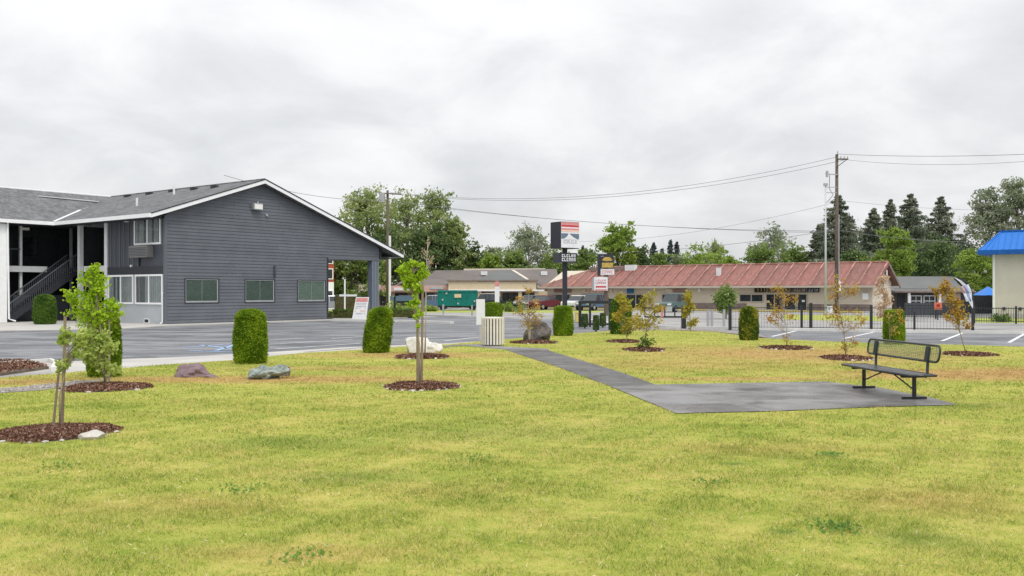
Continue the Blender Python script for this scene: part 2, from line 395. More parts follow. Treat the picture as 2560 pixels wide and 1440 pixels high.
# ================================================================ SETTING: GROUND SHEETS
def sheet(name, pts, z, mat, label=None, thick=0.0, kind='structure', parent=None):
    mb = MB()
    if thick: mb.prism([(x, y, z) for x, y in pts], (0, 0, -thick))
    else: mb.raw([(x, y, z) for x, y in pts], [tuple(range(len(pts)))])
    o = mb.build(name, mat, parent)
    if not thick and o.data.polygons[0].normal.z < 0: o.data.flip_normals()
    return tag(o, label, None, None, kind)
gpx = lambda lst: [G(*p) for p in lst]
sheet('ground', [(-900, -60), (900, -60), (900, 1500), (-900, 1500)], -.06, M['far_ground'])
sheet('parking_lot', [(-70, 8), (70, 8), (70, 30), (60, 50)] + [(-70, 130)], -.012, M['asphalt'])
# lawn outline (clockwise), with rounded hand-mown edge
EDGE = [(-260, 962), (0, 950), (150, 938), (300, 926), (430, 915), (590, 904), (690, 893), (760, 886), (900, 878), (1000, 870), (1130, 863), (1200, 857), (1300, 848), (1420, 837), (1540, 829),
        (1680, 827), (1780, 831), (1900, 848), (2050, 856), (2200, 861), (2380, 865), (2560, 870), (2900, 878), (3600, 890)]
edge = gpx(EDGE)
LAWN = [(-14, 1.0), (20, 1.0), (30, 10)] + edge[::-1]
LAWN[-1] = (edge[0][0]-6, edge[0][1]); LAWN[0] = (-20, 1.0)
def inside(X, Y, poly):
    r = np.zeros(len(X), bool); j = len(poly)-1
    for i in range(len(poly)):
        xi, yi = poly[i]; xj, yj = poly[j]
        c = ((yi > Y) != (yj > Y)) & (X < (xj-xi)*(Y-yi)/((yj-yi) or 1e-9)+xi)
        r ^= c; j = i
    return r
sheet('lawn', LAWN, .05, M['lawn_ground'], thick=.09)
PAD = gpx([(1530, 975), (1640, 969), (1850, 965), (2062, 961), (2200, 977), (2330, 1003), (2395, 1021), (2200, 1026), (1940, 1037), (1690, 1043)])
PATH = gpx([(1262, 878), (1370, 880), (1460, 908), (1560, 939), (1642, 969), (1560, 985), (1440, 937)])
sheet('patio_pad', PAD, .062, M['pad'])
sheet('footpath', [G(1262, 878), G(1370, 880), G(1460, 908), G(1560, 939), G(1640, 969), G(1530, 975), G(1400, 925)], .058, M['path'])
SIDE = gpx([(1040, 882), (1090, 874), (1160, 868), (1262, 878), (1372, 880), (1372, 876), (1262, 870), (1200, 864), (1130, 866), (1040, 877)])
sheet('side_path', SIDE, .056, M['pad'])
# dark gravel line and left path
LGRAV = gpx([(-200, 984), (0, 979), (110, 968), (200, 958), (270, 956), (170, 972), (110, 982), (0, 990), (-200, 996)])
sheet('gravel_strip', LGRAV, .056, M['gravel'])
sheet('left_path', gpx([(-300, 958), (0, 948), (145, 936), (128, 928), (0, 936), (-300, 945)]), .0, M['street'])
# pale concrete gutter between lot and lawn
sheet('gutter', gpx([(-300, 928), (0, 918), (130, 905), (300, 897), (430, 893), (600, 884), (700, 878), (860, 868), (980, 863), (1120, 858), (1200, 853), (1210, 858), (1130, 864), (1000, 871), (900, 879), (760, 887), (690, 894), (590, 905), (430, 916), (300, 927), (150, 939), (0, 937), (-300, 945)]), -.004, M['concrete'])
sheet('street', [G(2900, 836), G(2560, 831), G(2230, 827), G(1900, 822), G(1570, 815), G(1430, 797), G(1190, 791), G(1000, 786), G(700, 780), (-60, 100), (-60, 140), (80, 140), (95, 60), (60, 34)], -.006, M['street'])
def kerb(name, line, w=.16, h=.12, z=0.0, mat='kerb', parent=None):
    mb = MB(); pts = [Vector((x, y, 0)) for x, y in line]
    L, Rr = [], []
    for i, p in enumerate(pts):
        d = (pts[min(i+1, len(pts)-1)]-pts[max(0, i-1)]).normalized(); n = Vector((-d.y, d.x, 0))*w/2
        L.append(p+n); Rr.append(p-n)
    b = []
    for l, r in zip(L, Rr): b += [(l.x, l.y, z-.05), (l.x, l.y, z+h), (r.x, r.y, z+h), (r.x, r.y, z-.05)]
    f = []
    for i in range(len(pts)-1):
        for k in range(4): f.append((4*i+k, 4*i+(k+1) % 4, 4*i+4+(k+1) % 4, 4*i+4+k))
    f += [(0, 1, 2, 3), (4*len(pts)-4, 4*len(pts)-3, 4*len(pts)-2, 4*len(pts)-1)]
    return tag(mb.raw(b, f).build(name, M[mat], parent), kind='structure')
kerb('kerb', gpx([(1570, 819), (1700, 821), (1900, 825), (2230, 831), (2560, 835), (2900, 840)]), .22, .13)
kerb('kerb', gpx([(1330, 797), (1450, 799), (1560, 817)]), .3, .13)
kerb('kerb', gpx([(1060, 790), (1200, 795), (1330, 797)]), .3, .13)
kerb('kerb', gpx([(830, 802), (1000, 805), (1130, 809)]), .35, .13)
kerb('kerb', gpx([(-300, 925), (0, 914), (125, 905), (142, 912), (135, 928)]), .14, .10)
sheet('verge', gpx([(1960, 799), (2060, 801), (2240, 803), (2250, 791), (2060, 787), (1960, 787)]), .0, M['verge'], thick=.03)
sheet('verge', gpx([(2430, 806), (2700, 810), (2700, 797), (2430, 794)]), .0, M['verge'], thick=.03)
sheet('verge', [(-34, 88), (7, 84), (9, 88), (9, 96), (-34, 100)], .0, M['verge'], thick=.03)
sheet('mulch_strip', gpx([(1500, 829), (1640, 823), (1800, 826), (1900, 838), (1920, 848), (1790, 832), (1680, 828)]), .06, M['gravel'], thick=.02)
# painted lines
def stripe(a, b, w, mat='white_paint', z=-.004):
    a = Vector((*G(*a), 0)); b = Vector((*G(*b), 0)); d = (b-a).normalized(); n = Vector((-d.y, d.x, 0))*w/2
    o = MB().raw([(p.x, p.y, z) for p in (a-n, a+n, b+n, b-n)], [(0, 1, 2, 3)]).build('parking_line', M[mat])
    if o.data.polygons[0].normal.z < 0: o.data.flip_normals()
    return tag(o, kind='structure')
for a, b in (((2355, 852), (2410, 831)), ((2522, 856), (2562, 834)), ((2110, 846), (2185, 830)), ((1930, 841), (1990, 827))): stripe(a, b, .13)
for a, b in (((640, 862), (880, 849)), ((690, 872), (900, 858)), ((760, 880), (940, 866)), ((640, 852), (760, 845)), ((830, 846), (960, 838)), ((1110, 852), (1200, 842)), ((1000, 838), (1190, 833)), ((1010, 846), (1190, 840))): stripe(a, b, .12)
for a, b in (((455, 868), (600, 858)), ((540, 876), (585, 862)), ((500, 862), (590, 872)), ((470, 876), (590, 880))): stripe(a, b, .16, 'blue_paint')
# concrete apron in front of the breezeway and along the gable
T, SX = Vector((.6, .8, 0)), Vector((-.8, .6, 0))
O = Vector((-20.1, 53.3, 0)); RZ = math.atan2(.8, .6)
def W(t, s, z=0): p = O+T*t+SX*s; return Vector((p.x, p.y, z))
sheet('motel_walkway', [tuple(W(*p))[:2] for p in ((-14, 0.5), (-5.2, -4.2), (-1.6, -2.3), (12.4, -1.5), (22, -1.5), (22, 1), (18, 3), (18, 9), (12, 9), (0, 9), (0, 14), (-14, 14))], .04, M['concrete'], thick=.1)

# grass blades: nearest rows dense, thinning out with distance
HOLES = []     # (x, y, rx, ry) kept clear of blades
BEDS = [(140, 1083, .74, .75), (265, 970, .82, .8), (1053, 967, .72, .78), (1055, 893, .75, .8), (1335, 857, .85, .8), (1560, 855, .62, .7), (1612, 876, .65, .7), (1965, 871, .8, .85), (2115, 897, .65, .8), (2420, 887, .7, .8)]
for px, py, rx, ry in BEDS: HOLES.append((*G(px, py, .05), rx*.97, ry*.97))
def grass(name, y0, y1, dens, w0, h0, cols=1):
    n = int(dens*(y1-y0)*1.2*(y0+y1)/2*1.18)
    Y = rng.uniform(y0, y1, n*2); Y = Y[rng.random(n*2) < Y/y1][:n]; X = rng.uniform(-.585, .585, len(Y))*Y
    Xj = X+rng.normal(size=len(X))*.022; Yj = Y+rng.normal(size=len(Y))*.022
    k = inside(X, Y, LAWN) & ~inside(Xj, Yj, PAD) & ~inside(Xj, Yj, PATH) & ~inside(X, Y, SIDE) & ~inside(X, Y, LGRAV)
    for hx, hy, rx, ry in HOLES: k &= ((X-hx)/rx)**2+((Y-hy)/ry)**2 > 1
    X, Y = X[k], Y[k]; n = len(X)
    # clumpy height
    cl = .75+.35*np.sin(X*3.1+np.sin(Y*2.3))*np.sin(Y*3.7+np.sin(X*1.9))+.25*np.sin(X*9+Y*4)*np.sin(Y*11-X*3)
    h = h0*np.clip(cl, .35, 1.5)*(.45+.9*rng.random(n)**1.6); a = rng.random(n)*2*np.pi; w = w0*(.7+.6*rng.random(n))
    le = h*(.3+.9*rng.random(n)); b = rng.random(n)*2*np.pi
    z0 = np.full(n, .045)
    p1 = np.stack([X+np.cos(a)*w/2, Y+np.sin(a)*w/2, z0], 1); p2 = np.stack([X-np.cos(a)*w/2, Y-np.sin(a)*w/2, z0], 1)
    p3 = np.stack([X+np.cos(b)*le, Y+np.sin(b)*le, z0+h], 1)
    V = np.stack([p1, p2, p3], 1).reshape(-1, 3); F = np.arange(3*n).reshape(n, 3)
    o = fastmesh(name, V, F, M['grass_blade'], None, {'tint': rng.random(n)})
    return o, n
parts = []
for y0, y1, dens, w0, h0 in ((5.6, 8, 4200, .006, .042), (8, 11, 2400, .009, .042), (11, 16, 1100, .014, .042), (16, 24, 340, .024, .042), (24, 46, 90, .05, .032)):
    o, n = grass('grass', y0, y1, dens, w0, h0); tag(o, 'short mown grass of the lawn, green with dry straw patches', 'grass', kind='stuff'); parts.append(n)
# broadleaf weeds and dry clippings lying in the near turf
wp, wt = [], []
for px, py, r_, n in ((2085, 1322, .10, 260), (2078, 1141, .08, 150), (600, 1228, .12, 120), (1780, 1210, .1, 90), (150, 1170, .12, 90), (1180, 1150, .14, 120), (760, 1395, .1, 120)):
    n = int(n*.6); x, y = G(px, py, .05); q = rng.normal(size=(n, 3))*[r_, r_*1.1, .006]+[x, y, .078]; wp.append(q); wt.append(np.full(n, rng.uniform(.3, .7)))
tag(leaves('weeds', np.concatenate(wp), .034, leafmat('leaf_weed', [(.1, (.12, .22, .05)), (.6, (.22, .36, .08)), (1, (.34, .46, .14))], .4), None, np.concatenate(wt), aspect=.8), 'small darker broadleaf weeds growing in patches of the near turf', 'weeds', kind='stuff')
Y = rng.uniform(5.7, 12, 3600); X = rng.uniform(-.58, .58, len(Y))*Y; k = inside(X, Y, LAWN) & ~inside(X, Y, PAD)
for hx, hy, rx, ry in HOLES: k &= ((X-hx)/rx)**2+((Y-hy)/ry)**2 > 1
X, Y = X[k], Y[k]
tag(leaves('clippings', np.stack([X, Y, .072+.012*rng.random(len(X))], 1), .04, leafmat('dry_straw', [(.2, (.42, .33, .16)), (.6, (.64, .56, .30)), (1, (.74, .70, .48))], .2), None, aspect=.16), 'dry straw coloured clippings lying on the turf', 'clippings', kind='stuff')

# ================================================================ SKY-SIDE LARGE STRUCTURE: MOTEL
motel = thing('motel', 'dark grey two storey gabled motel with white trim and open breezeway', 'building', tuple(O), RZ)
# local axes: x = along the gable wall (away to the right), y = along the wings (away to the left)
def on_gable(px, py, y=0.0):
    k = (px-CX)/FPX; o = O+SX*y; t = (k*o.y-o.x)/(.6-.8*k); return t, EYE-(py-HY)/FPX*(o.y+.8*t)
def on_side(px, py, x=0.0):
    k = (px-CX)/FPX; o = O+T*x; s = (k*o.y-o.x)/(-.8-.6*k); return s, EYE-(py-HY)/FPX*(o.y+.6*s)
RT, RZ_ = 6.7, 9.05
def roof_z(t): return 6.38+(t+1.2)*(RZ_-6.38)/(RT+1.2) if t < RT else RZ_-(t-RT)*.345
HD = 4.27
# backing walls
mb = MB(); z = lambda t: roof_z(t)-.25
mb.prism([(0.02, .03, 0), (12.4, .03, 0), (12.4, .03, HD), (17.4, .03, HD), (17.4, .03, z(17.4)), (RT, .03, z(RT)), (.02, .03, z(0))], (0, .22, 0))
mb.build('gable_wall', M['trim_dark'], motel)
wins = []
for x0, x1 in ((463, 545), (613, 685), (744, 812)):
    t0, t1 = on_gable(x0, 727)[0], on_gable(x1, 727)[0]; wins.append((t0, min(t1, 12.25), 1.27, 2.67))
def tl(z_): return max(.09, (z_+.25-6.38)*(RT+1.2)/(RZ_-6.38)-1.2) if z_+.25 > roof_z(0) else .09
def tr(z_):
    e = RT+(RZ_-.25-z_)/.345
    return min(e, 17.32 if z_ >= HD-.01 else 12.3)
zr = .07
while zr < RZ_-.35:
    za, zb = zr, zr+.2
    segs = [(tl(za), tr(za), tl(zb), tr(min(zb, RZ_-.26)))]
    if 1.26 < za < 2.6:
        segs = []; c = tl(za)
        for w in wins: segs.append((c, w[0]-.06, c, w[0]-.06)); c = w[1]+.06
        if tr(za)-c > .02: segs.append((c, tr(za), c, tr(za)))
    j = random.uniform(-.003, .003); cut = []
    for a0, a1, b0, b1 in segs:                     # boards of up to 3.6 m, butted with open joints
        x = max(a0, b0)+random.uniform(1.0, 3.6); l0, m0 = a0, b0
        while x < min(a1, b1)-.6:
            cut.append((l0, x-.004, m0, x-.004)); l0 = m0 = x; x += random.uniform(2.6, 3.6)
        cut.append((l0, a1, m0, b1))
    segs = cut
    for a0, a1, b0, b1 in segs:
        if a1-a0 < .05: continue
        mb = MB(); b1 = max(b1, b0+.02); yb, yt = -.034+j, -.006+j
        mb.raw([(a0, .03, za), (a1, .03, za), (b1, .03, zb), (b0, .03, zb), (a0, yb, za), (a1, yb, za), (b1, yt, zb), (b0, yt, zb)],
               [(4, 5, 6, 7), (0, 3, 2, 1), (0, 1, 5, 4), (2, 3, 7, 6), (1, 2, 6, 5), (3, 0, 4, 7)])
        mb.build('siding_board', M['siding'], motel)
    zr += .2
mb = MB().box(-.06, .09, -.06, .09, .02, 6.35); mb.build('corner_trim', M['siding'], motel)
MB().box(12.3, 12.42, -.05, .2, .04, HD).build('corner_trim', M['trim_dark'], motel)
MB().box(12.42, 17.45, -.05, .24, HD-.1, HD).build('porch_header', M['siding'], motel)
MB().box(17.36, 17.5, -.07, .24, HD, roof_z(17.4)-.3).build('corner_trim', M['trim_dark'], motel)
# gable windows: recessed aluminium sliders
for i, (a, b_, c, d_) in enumerate(wins):
    fr = MB()
    for q in ((a-.06, a, c-.05, d_+.05), (b_, b_+.06, c-.05, d_+.05)): fr.box(q[0], q[1], -.05, .03, q[2], q[3])
    fr.box(a, b_, -.05, .03, d_, d_+.05); fr.box(a, b_, -.05, .03, c-.05, c)
    w = fr.build('window_frame', M['trim_dark'], motel)
    sl_ = MB(); mid = (a+b_)/2
    sl_.box(a+.002, a+.05, -.02, .0, c+.002, d_-.002).box(b_-.08, b_-.002, -.02, 0, c+.002, d_-.002).box(a+.05, b_-.08, -.02, 0, c+.002, c+.1).box(a+.05, b_-.08, -.02, 0, d_-.05, d_-.002).box(mid-.008, mid+.008, -.014, 0, c+.1, d_-.05)
    sl_.build('sash', M['galv'], w)
    MB().box(a+.05, b_-.08, -.008, -.004, c+.1, d_-.05).build('pane', M['glass'], w)
    bl = MB(); n = 16
    for k in range(n):
        x0 = a+(b_-a)*k/n; bl.raw([(x0, .018, c), (x0+(b_-a)/n*.96, .008, c), (x0+(b_-a)/n*.96, .008, d_), (x0, .018, d_)], [(0, 1, 2, 3)])
    tag(bl.build('blind', M['blind_dark'] if i < 2 else M['curtain'], w), kind='stuff')
# fixtures on the gable
t0, z0 = on_gable(640, 517)
f = MB().box(t0-.42, t0+.3, -.34, -.04, z0-.22, z0+.2).build('floodlight', M['galv'], motel, .03)
MB().box(t0-.36, t0+.24, -.36, -.34, z0-.17, z0+.13).build('lens', M['lamp'], f)
MB().box(t0-.1, t0+.0, -.26, -.1, z0+.2, z0+.32).build('photocell', M['galv'], f)
t0, z0 = on_gable(665, 538); MB().tube([(t0, -.03, z0), (t0, -.12, z0)], [.1, .08], 10).build('wall_lamp', M['galv'], motel)
t0, z0 = on_gable(686, 679); MB().box(t0-.09, t0+.05, -.12, -.035, z0-.38, z0+.38).build('wall_box', M['panel_dark'], motel, .01)
# side wall of the near wing
SB = 6.43
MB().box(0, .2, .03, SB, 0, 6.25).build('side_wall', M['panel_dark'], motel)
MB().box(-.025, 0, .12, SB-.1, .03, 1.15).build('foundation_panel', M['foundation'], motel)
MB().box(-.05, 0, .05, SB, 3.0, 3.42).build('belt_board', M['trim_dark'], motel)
MB().box(-.1, 0, SB-.3, SB, .03, 6.3).build('corner_post', M['post_white'], motel)
for k in range(7):
    s = 2.75+k*.5
    if s < SB-.3: MB().box(-.035, 0, s, s+.07, 3.42, 6.2).build('batten', M['siding'], motel)
MB().box(-.03, 0, 2.52, 2.62, 1.15, 3.0).build('batten', M['siding'], motel)
def side_window(s0, s1, z0, z1, nm=2):
    fr = MB(); q = .11
    fr.box(-.07, 0, s0, s0+q, z0, z1).box(-.07, 0, s1-q, s1, z0, z1).box(-.07, 0, s0+q, s1-q, z1-q, z1).box(-.09, 0, s0+q, s1-q, z0, z0+q)
    w = fr.build('window_frame', M['white'], motel)
    mid = (s0+s1)/2
    MB().box(-.06, 0, mid-.05, mid+.05, z0+q, z1-q).build('mullion', M['white'], w)
    for a, b_ in ((s0+q, mid-.05), (mid+.05, s1-q)): MB().box(-.03, -.025, a, b_, z0+q, z1-q).build('pane', M['glass_clear'], w)
    bl = MB(); n = 12
    for k in range(n):
        if random.random() < .25: continue
        a = s0+q+(s1-s0-2*q)*k/n; b_ = a+(s1-s0-2*q)/n*.8
        bl.raw([(-.004, a, z0+q), (-.016, b_, z0+q), (-.016, b_, z1-q), (-.004, a, z1-q)], [(0, 1, 2, 3)])
    tag(bl.build('curtain', M['curtain'], w), kind='stuff')
s_a = on_side(337, 600)[0]; s_b = on_side(403, 600)[0]
side_window(max(s_b, .18), s_a, on_side(370, 612)[1], on_side(370, 545)[1])
side_window(.18, on_side(339, 720)[0], on_side(370, 761)[1], on_side(370, 686)[1])
side_window(on_side(335, 720)[0], min(on_side(272, 720)[0], SB-.35), on_side(370, 761)[1], on_side(370, 686)[1])
s0, s1 = on_side(384, 630)[0], on_side(338, 630)[0]; z0, z1 = on_side(360, 644)[1], on_side(360, 615)[1]
ac = MB().box(-.42, 0, s0, s1, z0, z1).build('air_conditioner', M['ac_grey'], motel, .02)
for k in range(6): MB().box(-.435, -.42, s0+.06, s1-.06, z0+.08+k*.09, z0+.12+k*.09).build('louvre', M['panel_dark'], ac)
MB().box(-.1, 0, s1-.55, s1-.5, z0-.5, z0).build('drain_pipe', M['trim_dark'], motel)
for px in (296, 368):
    s, z_ = on_side(px, 803); v = MB().box(-.05, -.025, s-.28, s+.28, z_-.12, z_+.16).build('crawl_vent', M['post_white'], motel)
    MB().box(-.056, -.05, s-.2, s+.2, z_-.07, z_+.11).build('grille', M['interior'], v)
MB().tube([(-.08, .12, 1.9), (-.1, .12, 1.75), (-.1, .12, .15), (-.25, .12, .06)], .045, 8).build('downspout', M['post_white'], motel)
s, z_ = on_side(330, 665); MB().box(-.1, 0, s-.07, s+.07, z_-.07, z_+.07).build('outlet_box', M['post_white'], motel)
s, z_ = on_side(321, 551); MB().box(-.2, 0, s-.15, s+.15, z_-.1, z_+.06).build('eave_lamp', M['post_white'], motel)
# roof slabs: near wing (both slopes), far wing, valley between them
def slab(name, pts, mat, th=.2, par=motel): return MB().prism(pts, (0, 0, -th)).build(name, M[mat], par)
VS, VR = 10.4, 17.6
slab('roof', [(-1.2, -.5, 6.38), (-1.2, VS, 6.38), (RT, VR, RZ_), (RT, -.5, RZ_)], 'shingle')
slab('roof', [(RT, -.5, RZ_), (RT, 34, RZ_), (19.3, 34, roof_z(19.3)), (19.3, -.5, roof_z(19.3))], 'shingle')
slab('roof', [(-1.2, VS, 6.38), (-32, VS, 6.38), (-32, VR, RZ_), (RT, VR, RZ_)], 'shingle')
slab('roof', [(RT, VR, RZ_), (-32, VR, RZ_), (-32, VR+8, 6.1), (RT, VR+8, 6.1)], 'shingle')
MB().tube([(RT, -.5, RZ_+.01), (RT, VR, RZ_+.01)], .06, 6).build('ridge_cap', M['shingle'], motel)
MB().tube([(RT, VR, RZ_+.01), (-32, VR, RZ_+.01)], .06, 6).build('ridge_cap', M['post_white'], motel)
# white rake boards, gutters and valley flashing
for (a, b_) in (((-1.2, 6.38), (RT, RZ_)), ((RT, RZ_), (19.3, roof_z(19.3)))):
    MB().prism([(a[0], -.56, a[1]-.04), (b_[0], -.56, b_[1]-.04), (b_[0], -.56, b_[1]-.26), (a[0], -.56, a[1]-.26)], (0, .055, 0)).build('rake_board', M['white'], motel)
    MB().prism([(a[0], -.59, a[1]+.03), (b_[0], -.59, b_[1]+.03), (b_[0], -.59, b_[1]-.03), (a[0], -.59, a[1]-.03)], (0, .09, 0)).build('drip_edge', M['trim_dark'], motel)
MB().box(-1.32, -1.2, -.5, VS+.1, 6.14, 6.36).build('gutter', M['white'], motel)
MB().box(-32, -1.32, VS-.12, VS, 6.14, 6.36).build('gutter', M['white'], motel)
MB().box(19.3, 19.4, -.5, 34, roof_z(19.3)-.22, roof_z(19.3)-.01).build('gutter', M['white'], motel)
def onroof(t, s, dz=.0): return (t, s, roof_z(t)+dz)
MB().bar((-1.2, VS, 6.40), (2.1, VS+3.3*7.2/7.9, 6.40+3.3*.338), .18, .03).build('valley_flashing', M['post_white'], motel)
MB().bar((2.6, VS+3.5, 7.66), (4.6, VS+5.3, 8.32), .2, .03).build('valley_flashing', M['post_white'], motel)
MB().bar((4.6, VS+5.2, 8.42), (0.5, VR-1.6, 8.5), .2, .05).build('ridge_flashing', M['post_white'], motel)
for t0, s0 in ((1.6, 5.6), (4.6, 6.2)):
    MB().tube([onroof(t0, s0, -.05), onroof(t0, s0, .5)], .07, 8).build('vent_pipe', M['post_white'], motel)
for t0, s0 in ((5.6, 3.2), (5.7, 5.6), (5.9, 8.4), (5.9, 11.2), (5.9, 14)):
    x, y, z_ = onroof(t0, s0); MB().box(x-.2, x+.2, y-.2, y+.2, z_-.1, z_+.14).build('roof_vent', M['trim_dark'], motel, .02)
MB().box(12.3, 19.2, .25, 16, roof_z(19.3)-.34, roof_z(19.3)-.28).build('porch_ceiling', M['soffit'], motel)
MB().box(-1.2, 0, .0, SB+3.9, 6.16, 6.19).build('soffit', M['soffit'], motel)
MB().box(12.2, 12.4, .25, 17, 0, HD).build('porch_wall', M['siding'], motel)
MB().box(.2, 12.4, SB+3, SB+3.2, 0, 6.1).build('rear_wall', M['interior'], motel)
for s in (.0, 12):
    c = MB().box(16.6, 17.3, s-.02, s+.45, .04, HD-.1).build('porch_column', M['column'], motel, .015)
    MB().box(16.78, 16.83, s-.04, s-.02, .05, HD-.12).build('groove', M['siding'], c); MB().box(17.07, 17.12, s-.04, s-.02, .05, HD-.12).build('groove', M['siding'], c)
# breezeway: back walls, upper floor, posts, stairs
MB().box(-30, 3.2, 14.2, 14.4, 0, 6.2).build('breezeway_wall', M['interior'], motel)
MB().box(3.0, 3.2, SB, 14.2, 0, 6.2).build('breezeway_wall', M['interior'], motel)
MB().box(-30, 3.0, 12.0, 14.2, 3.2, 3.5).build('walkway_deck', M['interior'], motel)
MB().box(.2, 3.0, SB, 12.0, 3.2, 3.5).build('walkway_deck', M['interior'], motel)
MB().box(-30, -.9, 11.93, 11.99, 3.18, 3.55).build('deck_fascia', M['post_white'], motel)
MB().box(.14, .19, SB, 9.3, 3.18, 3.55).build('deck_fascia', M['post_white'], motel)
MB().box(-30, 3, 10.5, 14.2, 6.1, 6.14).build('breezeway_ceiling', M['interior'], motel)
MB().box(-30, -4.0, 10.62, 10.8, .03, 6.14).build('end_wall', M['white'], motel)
MB().tube([(-4.0, 10.5, 6.2), (-4.0, 10.54, 5.9), (-3.92, 10.54, .25), (-3.6, 10.35, .1)], .06, 8).build('downspout', M['white'], motel)
for (t_, s_, z1, w) in ((-2.46, 12.2, 6.1, .16), (.0, 9.45, 6.3, .26), (.6, 11.8, 6.1, .14)):
    MB().box(t_-w/2, t_+w/2, s_-w/2, s_+w/2, .03, z1).build('porch_post', M['post_white' if w > .15 else 'galv'], motel)
# upper landing window, wall lamps
fr = MB(); t0, t1, zz0, zz1 = 3.0, 3.0, 4.2, 5.75
fr.box(2.93, 3.0, 7.2, 7.32, zz0, zz1).box(2.93, 3.0, 9.1, 9.22, zz0, zz1).box(2.93, 3.0, 7.32, 9.1, zz1-.1, zz1).box(2.93, 3.0, 7.32, 9.1, zz0, zz0+.1)
w = fr.build('window_frame', M['ac_grey'], motel); MB().box(2.96, 2.99, 7.32, 9.1, zz0+.1, zz1-.1).build('pane', M['store_glass'], w)
for t_ in (-7.0, -3.0, 1.0):
    MB().box(t_, t_+.95, 14.1, 14.2, 3.5, 5.6).build('door', M['trim_dark'], motel); MB().box(t_+1.4, t_+2.6, 14.12, 14.2, 4.3, 5.5).build('dark_window', M['store_glass'], motel)
MB().box(-2.5, -1.95, 12.1, 12.4, 5.86, 6.02).build('ceiling_lamp', M['lamp'], motel)
# staircase rising to the right
NS, L0, T0 = 17, 4.25, -3.9
for k in range(NS):
    z_ = .12+(k+1)*3.2/NS; t_ = T0+k*L0/NS
    MB().box(t_, t_+.29, 10.68, 11.8, z_-.05, z_).build('stair_tread', M['trim_dark'], motel)
for s_ in (10.62, 11.8):
    MB().prism([(T0-.1, s_, .0), (T0+.15, s_, .0), (T0+L0+.1, s_, 3.05), (T0+L0+.1, s_, 3.42), (T0-.1, s_, .32)], (0, .05, 0)).build('stringer', M['trim_dark'], motel)
    mb = MB().bar((T0, s_, 1.15), (T0+L0, s_, 4.35), .05, .06)
    mb.build('handrail', M['siding'], motel)
    bl = MB()
    for k in range(34):
        t_ = T0+.05+k*L0/34; zz = .2+k*3.2/34; bl.box(t_, t_+.022, s_+.01, s_+.03, zz, zz+.98)
    tag(bl.build('baluster_row', M['siding'], motel), kind='stuff')
bl = MB()
for k in range(40):
    t_ = -9+k*.15
    if t_ < -2.6: bl.box(t_, t_+.02, 11.97, 11.99, 3.55, 4.6)
tag(bl.build('baluster_row', M['trim_dark'], motel), kind='stuff')
MB().bar((-9, 11.98, 4.62), (-2.55, 11.98, 4.62), .05, .05).build('handrail', M['siding'], motel)
MB().box(T0+.9, T0+L0+.2, 12.0, 12.1, .05, 1.7).build('stair_screen', M['panel_dark'], motel)

# ================================================================ RED ROOF STRIP MALL
MO = Vector((33.2, 84.0, 0))
mall = thing('strip_mall', 'long low tan strip mall with faded red metal roof and shop signs', 'building', tuple(MO), RZ)
ML, EZ, MR, MRZ, MW = 37.7, 2.55, 4.3, 4.75, 8.4
def on_mall(px, py, x=1.0):
    k = (px-CX)/FPX; o = MO+T*x; s = (k*o.y-o.x)/(-.8-.6*k); return s, EYE-(py-HY)/FPX*(o.y+.6*s)
MB().prism([(1.0, .6, 0), (MW-1, .6, 0), (MW-1, .6, EZ+.3), (MR, .6, MRZ-.35), (1.0, .6, EZ+.3)], (0, ML-1.2, 0)).build('wall', M['tan_wall'], mall)
MB().box(.96, MW-1+.04, .5, .6, 0, .95).build('stone_base', M['tan_light'], mall)
MB().prism([(1.0, .55, .95), (MW-1, .55, .95), (MW-1, .55, EZ+.28), (MR, .55, MRZ-.38), (1.0, .55, EZ+.28)], (0, .05, 0)).build('gable_wall', M['tan_light'], mall)
MB().box(.9, 1.0, .6, 6.5, 0, .75).build('stone_base', M['stone_band'], mall)
MB().box(.9, 1.0, 12.8, 21, 0, .75).build('stone_base', M['stone_band'], mall)
MB().box(.93, 1.0, .6, 6.6, .75, .85).build('base_cap', M['tan_light'], mall)
# roof sheets with raised seams, one object per sheet
HIP = 5.2
npan = 25; pw = (ML-0)/npan
def rz(x): return EZ+(x/MR)*(MRZ-EZ)
sheet_me = seam_me = None
for k in range(npan):
    y0 = k*pw+.0; y1 = y0+pw-.02
    if y1 < ML-HIP:
        if sheet_me is None:
            r_ = MB().prism([(0, 0, EZ), (0, pw-.02, EZ), (MR, pw-.02, MRZ), (MR, 0, MRZ)], (0, 0, -.06)).build('roof_sheet', M['red_roof'], mall); sheet_me = r_.data
            e_ = MB().bar((.02, .05, EZ+.03), (MR, .05, MRZ+.03), .15, .09); e_.bar((.02, pw/2, EZ+.012), (MR, pw/2, MRZ+.012), .05, .03)
            e_ = e_.build('seam', M['red_seam'], r_); seam_me = e_.data
        else:
            r_ = link(bpy.data.objects.new('roof_sheet', sheet_me), mall); link(bpy.data.objects.new('seam', seam_me), r_)
        r_.location = (0, y0, random.uniform(-.015, .015))
    else:
        xa = lambda y: max(0, min(MR, (ML-y)/HIP*MR))
        mb = MB().prism([(0, y0, EZ), (0, y1, EZ), (xa(y1), y1, rz(xa(y1))), (xa(y0), y0, rz(xa(y0)))] if xa(y1) > .05 else [(0, y0, EZ), (0, y1, EZ), (xa(y0), y0, rz(xa(y0)))], (0, 0, -.06))
        r_ = mb.build('roof_sheet', M['red_roof'], mall); MB().bar((.02, y0+.05, EZ+.03), (max(xa(y0), .1), y0+.05, rz(max(xa(y0), .1))+.03), .13, .09).build('seam', M['red_seam'], r_)
